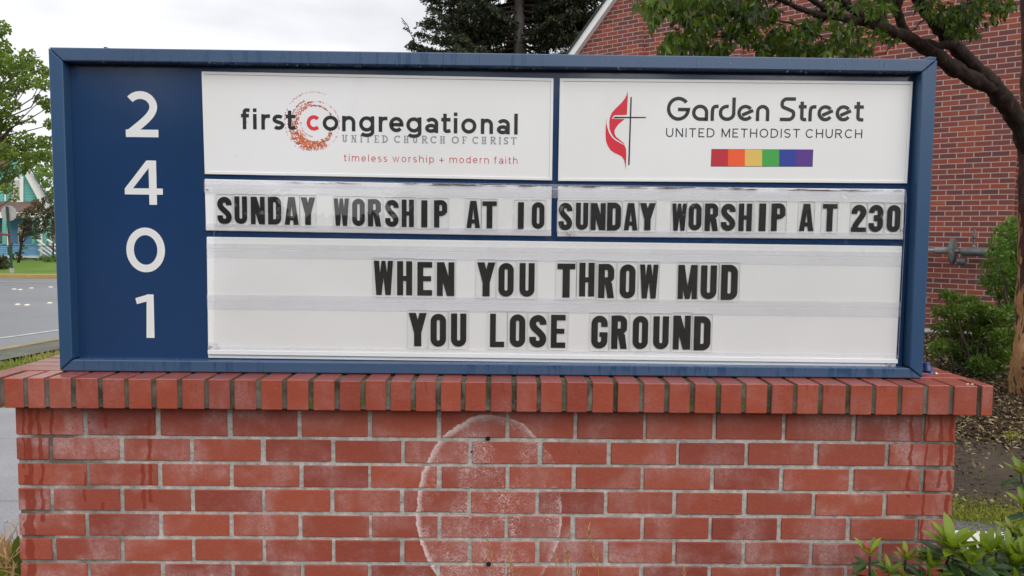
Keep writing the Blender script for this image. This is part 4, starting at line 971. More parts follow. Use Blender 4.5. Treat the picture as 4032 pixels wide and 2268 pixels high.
s_, z_ = wallhit(3652, 1172, .06); q = np.array(WP(s_, .0, z_)); q2 = np.array(WP(s_, .16, z_))
tp = empty('hose_tap', tuple(q), 'small grey outdoor tap low on the church wall', 'tap')
mb.tube([q, q2], .016, 10); mb.tube([q2, q2+np.array([0, 0, -.06])], .014, 10); mb.tube([q2+np.array([0, 0, .005]), q2+np.array([0, 0, .04])], .008, 8); mb.build('spout', MT['pipe_light'], tp)
mb = MB(); mb.tube([q2+np.array([0, 0, .038]), q2+np.array([0, 0, .05])], .03, 12); mb.build('handle', MT['pipe'], tp)

# ------------------------------------------------------------------ trees
def bark(name, a, b, c, sc1=(6, 6, 1.2), bump=0.8):
    g = N(name); P = g.obj()
    k = g.mix(g.rng(g.noise(3.0, 5, 0.7, g.map(P, sc1)), 0.35, 0.65), a, b)
    k = g.mix(g.rng(g.noise(14.0, 5, 0.7), 0.55, 0.68), k, c)
    return g.done(g.bsdf(k, 0.75, g.bump(g.noise(9.0, 5, 0.75, g.map(P, sc1)), bump, 0.03), 0.3))
MT['bark_dark'] = bark('dark_branch_bark', (0.013, 0.008, 0.006), (0.034, 0.020, 0.013), (0.115, 0.050, 0.026))
def mat_peel():
    g = N('peeling_orange_bark'); P = g.obj(); z = g.n('SeparateXYZ', {0: P}).outputs['Z']
    k = g.mix(g.rng(g.noise(3.0, 5, 0.7, g.map(P, (6, 6, 1.4))), 0.4, 0.6), (0.030, 0.013, 0.010), (0.085, 0.030, 0.018))
    pe = g.mth('ADD', g.noise(2.2, 5, 0.7, g.map(P, (5, 5, 1.0), (2, 1, 0))), g.rng(z, 2.2, .5, -0.05, 0.16))
    k = g.mix(g.rng(pe, 0.54, 0.60), k, g.mix(g.noise(9.0, 3), (0.27, 0.115, 0.048), (0.56, 0.33, 0.15)))
    k = g.mix(g.rng(g.noise(3.0, 4, .65, g.map(P, (11, 11, 1.3), (5, 3, 0))), .43, .37), k, (0.050, 0.018, 0.012))
    return g.done(g.bsdf(k, 0.7, g.bump(g.mth('ADD', pe, g.noise(12.0, 4, .7, g.map(P, (4, 4, 1)))), 0.9, 0.04), 0.3))
MT['bark_orange'] = mat_peel()
MT['bark_grey'] = bark('grey_conifer_bark', (0.14, 0.125, 0.115), (0.22, 0.20, 0.185), (0.09, 0.08, 0.07), (2, 2, 1))
MT['bark_brown'] = bark('brown_bark', (0.06, 0.045, 0.035), (0.11, 0.085, 0.065), (0.05, 0.04, 0.03))
MT['lf_paper'] = mat_leaf('paperbark_leaf', (0.0035, 0.009, 0.002), (0.135, 0.225, 0.018), 0.30, 0.45, 0.25)
MT['lf_maple'] = mat_leaf('street_maple_leaf', (0.055, 0.105, 0.014), (0.23, 0.33, 0.045), 0.42)
MT['lf_far'] = mat_leaf('far_leaf', (0.09, 0.16, 0.035), (0.20, 0.32, 0.07), 0.40)
MT['lf_plum'] = mat_leaf('plum_leaf', (0.060, 0.045, 0.022), (0.135, 0.115, 0.045), 0.30)
MT['lf_fir'] = mat_leaf('fir_needle', (0.015, 0.021, 0.012), (0.075, 0.090, 0.030), 0.12, 0.6)
MT['lf_yew'] = mat_leaf('bright_shrub_leaf', (0.035, 0.085, 0.014), (0.17, 0.31, 0.05), 0.35)
MT['lf_dark'] = mat_leaf('low_shrub_leaf', (0.018, 0.042, 0.010), (0.150, 0.250, 0.035), 0.32)
def wander(p, q, n, amp, seed):
    r_ = np.random.default_rng(seed); p = np.asarray(p, float); q = np.asarray(q, float); out = []
    for i in range(n+1):
        k = i/n; out.append(p*(1-k)+q*k+(r_.normal(size=3)*amp*math.sin(math.pi*k) if 0 < i < n else 0))
    return out
def knobbly(mb, pts, rads, n=10, sub=5, rough=0.16, seed=1):
    r_ = np.random.default_rng(seed); P = []; Q = []
    for i in range(len(pts)-1):
        for k in range(sub):
            t = k/sub; P.append(np.asarray(pts[i])*(1-t)+np.asarray(pts[i+1])*t); Q.append((rads[i]*(1-t)+rads[i+1]*t)*(1+r_.normal()*rough*.5))
    P.append(np.asarray(pts[-1])); Q.append(rads[-1]); b = len(mb.v); mb.tube(P, Q, n)
    for i in range(b, len(mb.v)):
        mb.v[i] = tuple(np.array(mb.v[i])+r_.normal(size=3)*rough*.55*Q[min(len(Q)-1, (i-b)//n)])
# paperbark tree at the right, its limbs reaching over the sign
TB = atg(4030, 1548)
tree = empty('paperbark_tree', (TB[0], TB[1], zg(TB[0], TB[1])-.02), 'tree with peeling orange trunk and dark limb reaching over the sign', 'tree')
tr = MB()
Tt = [np.array([TB[0], TB[1], TB[2]-.05])]+[atd(u, v, dpt) for u, v, dpt in ((4040, 1400, 7.3), (4050, 1250, 7.3), (4052, 1000, 7.25), (4056, 800, 7.2), (4068, 620, 7.2), (4075, 430, 7.2), (4070, 200, 7.2), (4060, 0, 7.2), (4050, -400, 7.1), (4000, -900, 7.0))]
knobbly(tr, Tt, [.15, .108, .102, .098, .104, .11, .105, .095, .09, .075, .04], 14, 4, .12, 3)
for (u, v, s) in ((3988, 1535, .05), (4022, 1546, .055)): q = atg(u, v+6); tr.tube([q+np.array([0, 0, -.03]), q+np.array([.02, 0, .05]), Tt[1]], [.05, .045, .03], 8)
trunk = tr.build('trunk', MT['bark_orange'], tree, smooth=True)
lb = MB()
limbA = [atd(u, v, dpt) for u, v, dpt in ((4066, 610, 7.2), (4010, 480, 7.1), (3955, 400, 6.95), (3900, 325, 6.8), (3830, 255, 6.6), (3760, 185, 6.4), (3700, 115, 6.25), (3655, 55, 6.15), (3600, -20, 6.0), (3480, -220, 5.7), (3300, -420, 5.4))]
knobbly(lb, limbA, [.088, .086, .080, .072, .062, .055, .050, .047, .042, .034, .02], 12, 5, .14, 4)
limbB = [atd(u, v, dpt) for u, v, dpt in ((3905, 350, 6.8), (3820, 305, 6.6), (3745, 262, 6.4), (3660, 200, 6.15), (3580, 150, 5.9), (3480, 108, 5.65), (3400, 85, 5.45), (3310, 68, 5.25), (3220, 58, 5.05), (3150, 35, 4.9), (3080, 2, 4.75), (2960, -40, 4.5), (2800, -60, 4.25))]
knobbly(lb, limbB, [.058, .062, .059, .053, .046, .038, .033, .028, .022, .017, .014, .010, .006], 12, 5, .15, 5)
def branch(px, r0, r1, seed, amp=.015):
    pts = [atd(*p) for p in px]; out = [pts[0]]
    for a, b in zip(pts[:-1], pts[1:]): out += wander(a, b, 4, amp, seed)[1:]; seed += 1
    lb.tube(out, list(np.linspace(r0, r1, len(out))), 7); return out
BR = [branch([(3660, 190, 6.2), (3620, 170, 6.2), (3760, 175, 6.35)], .026, .040, 11), branch([(3570, 140, 5.9), (3530, 40, 5.8), (3500, -60, 5.7)], .036, .03, 12), branch([(3400, 88, 5.45), (3350, 30, 5.3), (3270, -40, 5.1)], .034, .022, 13),
      branch([(3290, 66, 5.2), (3230, 20, 5.0), (3130, -40, 4.8)], .024, .012, 14), branch([(3270, 66, 5.2), (3220, 110, 5.1), (3160, 105, 5.0), (3060, 80, 4.8)], .013, .006, 15), branch([(3240, 64, 5.1), (3200, 110, 5.0), (3220, 140, 5.0), (3280, 175, 5.0)], .012, .004, 16),
      branch([(3640, 70, 6.1), (3720, 55, 6.0), (3830, 10, 5.9), (3900, -30, 5.8)], .012, .008, 17, .01), branch([(3700, 68, 6.2), (3640, 78, 6.0), (3580, 130, 5.8)], .010, .004, 18), branch([(3430, 110, 5.5), (3490, 40, 5.5), (3450, -10, 5.4)], .012, .008, 19),
      branch([(3535, 150, 5.75), (3500, 190, 5.7), (3450, 220, 5.6)], .007, .003, 20), branch([(2960, -40, 4.5), (2800, 40, 4.3), (2650, 60, 4.1), (2560, 30, 4.0)], .010, .003, 21), branch([(3080, 2, 4.75), (2980, 60, 4.6), (2880, 120, 4.4), (2760, 170, 4.3), (2680, 190, 4.2)], .009, .003, 22),
      branch([(3160, 105, 5.0), (3080, 140, 4.9), (3020, 180, 4.8)], .006, .003, 23), branch([(3820, -40, 5.8), (3800, 40, 5.8), (3820, 90, 5.8), (3870, 120, 5.8)], .008, .003, 24), branch([(3900, -40, 5.9), (3930, 10, 5.9), (3970, 30, 6.0)], .008, .003, 25)]
lb.build('limbs', MT['bark_dark'], tree, smooth=True)
# leaves in hanging three-leaf sprays
LC, LD, LS, LTn = [], [], [], []
def spray(c, sz, tone):
    ax = unit(np.array([random.gauss(0, .5), random.gauss(0, .5), -1.0])); side = unit(np.cross(ax, [random.gauss(0, 1), random.gauss(0, 1), .2]))
    for k, an in ((0, 0.0), (1, .85), (2, -.85)):
        d = unit(ax*math.cos(an)+side*math.sin(an)+np.array([0, 0, -.15])); LC.append(c+d*.006); LD.append(d); LS.append(sz*(1.0 if k == 0 else .8)*random.uniform(.85, 1.15)); LTn.append(np.clip(tone*.80-.08+random.gauss(0, .26), 0, 1))
EL = [(2600, 20, 70, 55, 70, 3.9, .75), (2530, 25, 30, 25, 12, 3.9, .8), (2570, 60, 40, 55, 26, 3.9, .8), (2720, 40, 110, 60, 170, 4.1, .45), (2760, 120, 60, 45, 70, 4.15, .45), (2700, 165, 85, 38, 120, 4.2, .65), (2650, 195, 60, 25, 50, 4.1, .7), (2790, 195, 80, 28, 90, 4.3, .45),
      (2880, 45, 110, 65, 230, 4.4, .25), (2980, 40, 90, 60, 160, 4.5, .2), (2900, 130, 70, 50, 90, 4.4, .3), (2990, 130, 90, 60, 100, 4.7, .35), (3060, 190, 90, 35, 150, 4.8, .4), (3130, 130, 90, 45, 110, 4.9, .45), (3180, 200, 110, 28, 170, 5.0, .35), (3290, 195, 90, 35, 120, 5.1, .45),
      (3230, 95, 70, 30, 40, 5.0, .55), (3330, 120, 80, 40, 80, 5.2, .55), (3390, 180, 55, 45, 80, 5.3, .55), (3300, 30, 80, 35, 60, 5.2, .5), (3430, 35, 60, 45, 110, 5.4, .65), (3480, 40, 60, 50, 80, 5.6, .3), (3460, 140, 45, 35, 40, 5.5, .5), (3500, 165, 40, 25, 20, 5.6, .45),
      (3650, 30, 50, 35, 45, 5.8, .5), (3720, 60, 60, 40, 110, 5.8, .25), (3780, 85, 70, 40, 150, 5.8, .15), (3830, 50, 60, 40, 90, 5.9, .35), (3810, 140, 55, 22, 40, 5.8, .55), (3770, 115, 60, 40, 60, 5.8, .3), (3900, 20, 60, 35, 80, 5.9, .35), (3960, 28, 35, 25, 30, 6.0, .6), (3900, 90, 30, 22, 14, 5.8, .5), (3935, 45, 40, 30, 22, 5.9, .55),
      (2700, -60, 250, 70, 260, 4.2, .4), (3100, -70, 250, 60, 300, 4.8, .3), (3500, -70, 250, 60, 240, 5.6, .35), (3850, -70, 200, 60, 200, 5.9, .35)]
for (u, v, ru, rv, n, dp, tn) in EL:  # clump tones paint in canopy shade: inner clumps darker, edge clumps brighter
    for _ in range(int(n*.54)):
        a = random.random()*6.283; q = math.sqrt(random.random()); spray(atd(u+ru*q*math.cos(a), v+rv*q*math.sin(a)-16, dp+random.gauss(0, .22)), .062, tn)
cloud('foliage', LC, LD, LS, np.array(LS)*.22, LTn, MT['lf_paper'], tree, .3)

# conifer behind the sign
CBp = atd(2040, 912, 27.0); cz = np.array([CBp[0], CBp[1], 0.0])
fir = empty('conifer_tree', tuple(cz), 'tall dark conifer with a bare grey trunk standing behind the sign', 'tree')
mb = MB(); knobbly(mb, [cz+np.array([0, 0, -.1]), cz+np.array([.03, 0, 5]), cz+np.array([-.02, 0, 8]), cz+np.array([-.05, 0, 10]), cz+np.array([-.05, 0, 13]), cz+np.array([0, 0, 18])], [.34, .25, .20, .17, .12, .03], 12, 4, .05, 8); mb.build('trunk', MT['bark_grey'], fir, smooth=True)
bb = MB(); FC_, FD_, FS_, FT_ = [], [], [], []
r9 = np.random.default_rng(21)
z = 5.2
while z < 17.6:
    nb = 8 if 6.3 < z < 12 else 4
    for k in range(nb):
        a = r9.random()*6.283; dirv = np.array([math.cos(a), math.sin(a), 0])
        if dirv[1] < -.94: continue
        lmax = 3.75*(1-max(0, z-9.5)/9.5)*(1-.25*max(0, 7-z)); lmax *= 1-.45*max(0, dirv[0])*np.clip((9.3-z)/1.6, 0, 1)
        ln = max(.5, lmax*r9.uniform(.72, 1.08)); pts = []
        for i in range(7):
            t = i/6; pts.append(cz+np.array([0, 0, z])+dirv*ln*t+np.array([0, 0, -.55*ln*.5*t+.30*ln*t*t*.9])+r9.normal(size=3)*.03*t)
        bb.tube(pts, list(np.linspace(.045, .008, 7)), 5)
        dens = 1.0 if 6.6 < z < 11.6 else .35
        for i in range(int(36*ln*dens)):
            t = r9.uniform(.14, 1.0)**.8; j = min(5, int(t*6)); q = pts[j]*(1-(t*6-j))+pts[j+1]*(t*6-j)
            sd = unit(np.cross(dirv, [0, 0, 1])*r9.choice([-1, 1])+dirv*.7+r9.normal(size=3)*.25); sl2 = r9.uniform(.18, .55)*(1.15-t*.6)
            tone = np.clip(r9.normal(.38, .22), 0, 1)
            for m2 in range(9):
                w = (m2+.5)/9; c = q+sd*sl2*w+np.array([0, 0, -.60*sl2*w*w])+r9.normal(size=3)*.02
                FC_.append(c); FD_.append(unit(sd*.6+np.array([0, 0, -.45])+r9.normal(size=3)*.55)); FS_.append(r9.uniform(.08, .15)); FT_.append(np.clip(tone+r9.normal()*.1, 0, 1))
    z += .20 if 6.2 < z < 12 else .42
# bare drooping twig on the left
for a_, b_ in (((1580, 70, 25), (1660, 200, 25.5)), ((1610, 120, 25), (1590, 110, 25)), ((1630, 150, 25), (1615, 180, 25)), ((1650, 170, 25.2), (1690, 150, 25.2))):
    p, q = atd(*a_), atd(*b_); bb.tube(wander(p, q, 4, .03, 3), .014, 5)
    for _ in range(26): t = random.random(); FC_.append(p*(1-t)+q*t); FD_.append(unit(np.random.default_rng(len(FC_)).normal(size=3))); FS_.append(.09); FT_.append(.4)
bb.build('branches', MT['bark_brown'], fir); cloud('foliage', FC_, FD_, FS_, np.array(FS_)*.20, FT_, MT['lf_fir'], fir)
# small tree top peeping beside the rake
q0 = atd(2238, 240, 33.0)
t2 = empty('small_conifer', (q0[0], q0[1], 0), 'tip of a distant dark conifer beside the white trim', 'tree')
mb = MB(); mb.tube([(q0[0], q0[1], -.1), (q0[0], q0[1], q0[2]+.3)], [.16, .02], 8); mb.build('trunk', MT['bark_brown'], t2)
c_, d_ = [], []
for i in range(2600):
    h = random.random()**.6; z = 3+(q0[2]+.45-3)*h; rr = (1.0-h)*2.2*random.random()+.04; a = random.random()*6.283; c_.append((q0[0]+rr*math.cos(a), q0[1]+rr*math.sin(a), z)); d_.append((math.cos(a)*.7+random.gauss(0, .3), math.sin(a)*.7+random.gauss(0, .3), random.gauss(-.1, .4)))
cloud('foliage', c_, unit(d_), .16, .035, rng.random(2600)*.5, MT['lf_fir'], t2)

# street maple at the left
def leafy(name, label, base, trunk_r, clumps, leaf, per, m, mbark, tone=(.5, .2), group=None, z_top=None, cat='tree', extra=None, pw=.42):
    root = empty(name, tuple(base), label, cat, group)
    mb = MB(); top = np.mean([c for c, r_ in clumps], 0); top = np.array([base[0]*.6+top[0]*.4, base[1]*.6+top[1]*.4, top[2]])
    knobbly(mb, [np.array(base)+np.array([0, 0, -.1]), np.array(base)*.5+top*.5, top], [trunk_r, trunk_r*.7, trunk_r*.35], 10, 4, .1, 5)
    for i, (c, r_) in enumerate(clumps):
        k = random.uniform(.3, .8); s0 = np.array(base)*(1-k)+top*k; pts = wander(s0, c, 5, .12*np.linalg.norm(c-s0)*.3, 100+i); mb.tube(pts, list(np.linspace(trunk_r*.16, trunk_r*.03, 6)), 5)
    if extra: extra(mb)
    mb.build('trunk', mbark, root, smooth=True)
    C, D, T = [], [], []
    for c, r_ in clumps:
        n = int(per*(r_**2)/(leaf**2)*6.0); p, d = blob(c, r_, n, .75); C.append(p); dd = unit(d*.5+rng.normal(size=(n, 3))*.6+np.array([0, 0, -.35])); D.append(dd); T.append(np.clip(rng.normal(tone[0], tone[1]*.5)+rng.normal(size=n)*tone[1], 0, 1))
    C, D, T = np.concatenate(C), np.concatenate(D), np.concatenate(T)
    S_ = leaf*rng.uniform(.75, 1.25, len(C)); cloud('crown', C, D, S_, S_*pw, T, m, root, .3)
    return root
mpx = [(-10, 110, 50), (5, 190, 48), (-40, 240, 80), (25, 270, 50), (60, 245, 40), (112, 225, 38), (90, 275, 40), (140, 262, 36), (182, 285, 32), (20, 350, 55), (70, 335, 45), (120, 320, 40), (175, 330, 36), (0, 430, 50), (45, 410, 32), (165, 390, 28), (195, 420, 32), (20, 500, 30), (70, 470, 22), (205, 490, 30), (120, 470, 15), (95, 540, 34), (50, 560, 40), (140, 560, 36), (190, 560, 34), (10, 600, 55), (75, 610, 45), (125, 620, 36), (90, 660, 28), (30, 680, 45), (35, 745, 28), (55, 780, 18), (12, 720, 28), (100, 585, 30), (170, 610, 28), (-60, 480, 90), (-90, 350, 100), (-100, 600, 100), (-150, 200, 110), (-220, 420, 140), (-200, 650, 120), (-300, 280, 130), (-340, 520, 140), (-420, 400, 130)]
mcl = [(atd(u, v, 20+random.gauss(0, .7)), r_*20/3028) for u, v, r_ in mpx]
mb0 = atd(-330, 905, 20.5)
leafy('maple_tree', 'broad green maple crown hanging in front of the turquoise house', (mb0[0], mb0[1], 0.0), .26, mcl, .085, 3.0, MT['lf_maple'], MT['bark_brown'], (.64, .22))
fpx = [(150, 640, 60), (190, 700, 60), (215, 780, 60), (200, 600, 60), (175, 790, 40), (250, 680, 80), (240, 860, 70), (300, 760, 90), (330, 880, 90), (215, 880, 40), (260, 960, 60)]
leafy('backyard_tree', 'pale green tree beyond the right side of the turquoise house', (*atd(270, 905, 47)[:2], 0.2), .3, [(atd(u, v, 47+random.gauss(0, 1)), r_*47/3028) for u, v, r_ in fpx], .30, 1.9, MT['lf_far'], MT['bark_brown'], (.6, .2))
ppx = [(90, 850, 24), (120, 830, 26), (150, 800, 26), (170, 840, 30), (130, 870, 28), (100, 890, 24), (190, 870, 30), (160, 900, 28), (205, 830, 26), (215, 900, 24), (185, 785, 18), (120, 910, 20), (90, 920, 16), (145, 930, 16), (200, 930, 14)]
leafy('plum_tree', 'small bronze-leaved tree in front of the porch', (*atd(70, 1030, 30)[:2], .25), .055, [(atd(u, v, 30+random.gauss(0, .3)), r_*30/3028) for u, v, r_ in ppx], .085, 2.6, MT['lf_plum'], MT['bark_dark'], (.5, .25))
leafy('round_shrub', 'dark clipped shrub at the left edge of the far lawn', (*atd(5, 1066, 28)[:2], .15), .05, [(atd(u, v, 28), r_*28/3028) for u, v, r_ in ((-10, 1030, 34), (15, 1040, 26), (-40, 1030, 38), (5, 1015, 22))], .07, 2.2, MT['lf_fir'], MT['bark_dark'], (.5, .2), cat='shrub')
leafy('lawn_shrub', 'loose green shrub beside the porch steps', (*atd(200, 1040, 30.5)[:2], .2), .03, [(atd(u, v, 30.5), r_*30.5/3028) for u, v, r_ in ((185, 1020, 16), (205, 1012, 20), (225, 1020, 22), (195, 1035, 14), (215, 1036, 16))], .10, 1.8, MT['lf_maple'], MT['bark_brown'], (.4, .2), cat='shrub')
leafy('porch_shrub', 'dark untidy shrub against the blue porch base', (*atd(75, 1030, 31)[:2], .2), .03, [(atd(u, v, 31), r_*31/3028) for u, v, r_ in ((60, 1010, 16), (80, 1000, 18), (70, 1025, 16), (90, 1020, 12), (95, 975, 10), (150, 1022, 9), (165, 1018, 10))], .10, 1.5, MT['lf_dark'], MT['bark_dark'], (.35, .2), cat='shrub')

# shrubs by the church
def shrub(name, label, px, dep, leaf, per, m, base_uv, tone, dirz=.5, pw=.3):
    base = atd(*base_uv, dep); root = empty(name, (base[0], base[1], zg(base[0], base[1])), label, 'shrub')
    mb = MB(); C, D, T = [], [], []
    for i, (u, v, r_) in enumerate(px):
        c = atd(u, v, dep+random.gauss(0, .15)); rr = r_*dep/3028
        mb.tube(wander((base[0], base[1], zg(base[0], base[1])-.02), c, 5, .03, i), list(np.linspace(.014, .004, 6)), 5)
        n = int(per*rr*rr/(leaf*leaf)*5.0); p, d = blob(c, rr, n, .8); C.append(p)
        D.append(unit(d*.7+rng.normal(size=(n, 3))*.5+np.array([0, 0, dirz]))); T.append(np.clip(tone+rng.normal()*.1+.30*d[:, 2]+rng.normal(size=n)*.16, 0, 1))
    mb.build('stems', MT['bark_brown'], root); C, D, T = np.concatenate(C), np.concatenate(D), np.concatenate(T)
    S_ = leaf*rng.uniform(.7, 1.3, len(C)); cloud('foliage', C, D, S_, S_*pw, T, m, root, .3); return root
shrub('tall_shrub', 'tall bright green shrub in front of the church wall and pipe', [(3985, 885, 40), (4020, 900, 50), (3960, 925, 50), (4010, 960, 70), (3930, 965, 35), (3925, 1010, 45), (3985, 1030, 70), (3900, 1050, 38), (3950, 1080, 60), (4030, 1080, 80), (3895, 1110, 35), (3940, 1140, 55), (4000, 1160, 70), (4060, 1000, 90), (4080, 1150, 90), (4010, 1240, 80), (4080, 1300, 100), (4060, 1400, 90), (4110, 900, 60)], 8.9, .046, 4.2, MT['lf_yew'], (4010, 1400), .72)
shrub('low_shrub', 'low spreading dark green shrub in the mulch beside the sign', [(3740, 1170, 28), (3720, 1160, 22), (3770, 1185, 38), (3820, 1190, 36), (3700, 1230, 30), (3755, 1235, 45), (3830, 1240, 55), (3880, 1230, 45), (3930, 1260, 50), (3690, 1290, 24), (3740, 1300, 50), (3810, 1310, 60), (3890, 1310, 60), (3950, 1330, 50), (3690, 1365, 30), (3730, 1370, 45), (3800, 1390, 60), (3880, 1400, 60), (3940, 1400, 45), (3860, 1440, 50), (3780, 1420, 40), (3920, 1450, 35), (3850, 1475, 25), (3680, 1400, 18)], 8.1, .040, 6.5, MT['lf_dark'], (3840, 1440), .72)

# ------------------------------------------------------------------ mulch chips, fallen petals, grass
MT['chip'] = mat_leaf('bark_chip', (0.028, 0.016, 0.010), (0.44, 0.34, 0.18), 0.0, 0.8, .2)
C, D = [], []
for _ in range(19000):
    dp = random.uniform(4.6, 10.8); sl3 = random.uniform(.50, .72); x, y = CAM[0]+sl3*dp, CAM[1]+dp
    C.append((x, y, zg(x, y)+random.uniform(.006, .025)))
C = np.array(C); n = len(C); D = unit(np.stack([rng.normal(size=n), rng.normal(size=n), rng.normal(size=n)*.25], 1))
tn = np.where(rng.random(n) < .33, rng.uniform(.5, 1, n), rng.uniform(0, .28, n))
tag(cloud('bark_chips', C, D, rng.uniform(.02, .065, n), rng.uniform(.005, .014, n), tn, MT['chip'], None, .2, np.tile([0, 0, 1.0], (n, 1))), kind='stuff')
MT['lf_moss'] = mat_leaf('moss_tuft', (0.14, 0.18, 0.02), (0.38, 0.37, 0.07), 0.2, .8)
C, D = [], []
for _ in range(9000):
    u = random.uniform(3700, 4300); v = 2003+(u-3750)*.15+random.gauss(0, 26)
    p = atg(u, v); C.append(p+np.array([0, 0, .01])); D.append((random.gauss(0, .5), random.gauss(0, .5), random.random()))
for (u0, v0, su, sv2, n2) in ((3790, 2045, 35, 9, 700), (3990, 1720, 25, 9, 260), (3830, 1890, 60, 10, 240)):
    for _ in range(n2): p = atg(random.gauss(u0, su), random.gauss(v0, sv2)); C.append(p+np.array([0, 0, .008])); D.append((random.gauss(0, .5), random.gauss(0, .5), random.random()))
tag(cloud('moss', C, unit(D), rng.uniform(.012, .034, len(C)), .007, rng.random(len(C)), MT['lf_moss']), kind='stuff')
MT['grass'] = mat_leaf('grass_blade', (0.17, 0.26, 0.03), (0.52, 0.46, 0.17), 0.3, .6)
C, D, T = [], [], []
for _ in range(26000):
    x, y = random.uniform(-9.0, -3.6), random.uniform(5.4, 8.6)
    if (np.array([x, y])-np.array(ka))@nk < .80: continue
    C.append((x, y, .025)); D.append((random.gauss(0, .45), random.gauss(0, .45), 1)); T.append(np.clip(random.gauss(.30 if math.sin(x*2.1+y*3) > -.2 else .72, .22), 0, 1))
tag(cloud('grass', C, unit(D), rng.uniform(.05, .11, len(C)), .007, T, MT['grass'], None, .1), kind='stuff')
MT['petal'] = plain('fallen_petal', (0.62, 0.46, 0.34), 0.7, .3, 60)
for (u, v, zz, s) in ((3810, 1515, CT, 'pale fallen petal on the cap, left of two at its right end'), (3827, 1516, CT, 'white fallen petal on the cap, right of two at its right end'), (1182, 1650, 1.185, 'pale chip stuck under the cap left of the oval mark')):
    D_ = ray(u, v); t_ = (zz-CAM[2])/D_[2]; p = CAM+D_*t_ if zz == CT else at(u, v-10, -.004); mb = MB()
    mb.add([(p[0]-.005, p[1]-.002, p[2]+.001), (p[0]+.004, p[1]-.003, p[2]+.002), (p[0]+.006, p[1]+.003, p[2]+.003), (p[0]-.002, p[1]+.004, p[2]+.002), (p[0], p[1], p[2]+.005)], [(0, 1, 4), (1, 2, 4), (2, 3, 4), (3, 0, 4)])
    tag(mb.build('petal', MT['petal']), s, 'petal', 'fallen scraps on the brick wall')

# ------------------------------------------------------------------ the turquoise house across the street
HO = atd(110, 1000, 33.0); HV = np.array([-0.527, 0.850]); HX = np.array([0.850, 0.527])     # the facade faces the corner
def H3(cx, cy):
    D = ray(cx/2.635, 550+cy/2.635); t = ((HO[:2]-CAM[:2])@HV)/(D[:2]@HV); X = CAM+D*t
    return (float((X[:2]-HO[:2])@HX), float(X[2]))
house = empty('turquoise_house', (float(HO[0]), float(HO[1]), .3), 'turquoise gabled house with white trim and a blue porch', 'house')
def hbuild(mb, name, m, par):
    mb.v = [(HO[0]+HX[0]*p[0]+HV[0]*p[1], HO[1]+HX[1]*p[0]+HV[1]*p[1], p[2]) for p in mb.v]; return mb.build(name, m, par)
def siding(name, a, b):
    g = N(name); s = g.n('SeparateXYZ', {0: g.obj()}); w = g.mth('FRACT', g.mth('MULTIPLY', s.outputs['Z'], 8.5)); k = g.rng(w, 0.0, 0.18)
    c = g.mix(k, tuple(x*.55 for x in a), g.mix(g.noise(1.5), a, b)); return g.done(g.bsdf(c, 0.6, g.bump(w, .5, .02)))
MT['teal'] = siding('teal_siding', (0.13, 0.44, 0.39), (0.16, 0.50, 0.44)); MT['bluesid'] = siding('blue_siding', (0.16, 0.36, 0.58), (0.20, 0.42, 0.64))
MT['htrim'] = plain('house_white_trim', (0.76, 0.76, 0.74), .6, .05); MT['brownroof'] = plain('brown_shingle', (0.15, 0.095, 0.075), .85, .25, 6, .4); MT['pane'] = plain('window_pane', (0.10, 0.11, 0.115), .12, .3, 1.2); MT['greentrim'] = plain('green_fascia', (0.03, 0.10, 0.085), .6, .1)
MT['cream'] = plain('curtain', (0.40, 0.40, 0.37), .4, .25, 3)
def hp(name, pts, y0, y1, m, par=house): mb = MB(); mb.prism([H3(*p) for p in pts], y0, y1); return hbuild(mb, name, m, par)
hp('wall', [(-900, 1250), (440, 1250), (440, 690), (262, 360), (130, 110), (-500, 60), (-900, 60)], 0.0, 7.0, MT['teal'])
hp('roof', [(-950, -60), (70, -60), (112, 225), (70, 285), (-950, 285)], -.25, -.05, MT['brownroof'])
hp('rake_trim', [(258, 372), (310, 322), (548, 712), (470, 700), (400, 636)], -.35, -.02, MT['htrim'])
hp('roof_edge', [(300, 290), (316, 296), (556, 700), (546, 716)], -.60, -.36, MT['greentrim'])
w1 = hp('window', [(140, 655), (242, 655), (242, 385), (110, 380), (120, 640)], -.12, -.02, MT['htrim'])
hp('pane', [(128, 622), (202, 622), (202, 522), (128, 522)], -.14, -.121, MT['cream'], w1); hp('pane', [(128, 508), (202, 508), (202, 420), (128, 420)], -.14, -.121, MT['cream'], w1)
hp('window', [(48, 640), (62, 640), (62, 360), (48, 360)], -.12, -.02, MT['htrim'])
mb = MB(); a, b = H3(-900, 745), H3(430, 745); c, d = H3(400, 640), H3(-900, 640)
mb.add([(a[0], -1.6, a[1]), (b[0], -1.6, b[1]), (c[0], -.02, c[1]), (d[0], -.02, d[1]), (a[0], -1.6, a[1]-.05), (b[0], -1.6, b[1]-.05), (c[0], -.02, c[1]-.05), (d[0], -.02, d[1]-.05)], [(0, 1, 2, 3), (7, 6, 5, 4), (0, 4, 5, 1), (1, 5, 6, 2), (3, 2, 6, 7), (0, 3, 7, 4)])
hbuild(mb, 'porch_roof', MT['brownroof'], house)
YP2 = -1.6
hp('fascia', [(-900, 815), (430, 815), (430, 748), (-900, 748)], YP2, YP2+.12, MT['htrim'])
for cx0, cx1 in ((32, 74), (325, 358), (440, 475), (490, 520), (-120, -80)): hp('porch_column', [(cx0, 1075), (cx1, 1075), (cx1, 814), (cx0, 814)], YP2+.02, YP2+.25, MT['teal'])
for cx0, cx1 in ((78, 102), (404, 432)): hp('porch_post', [(cx0, 1200), (cx1, 1200), (cx1, 814), (cx0, 814)], YP2+.0, YP2+.2, MT['htrim'])
hp('porch_base', [(-900, 1250), (395, 1250), (395, 1075), (-900, 1075)], YP2+.05, YP2+.4, MT['bluesid'])
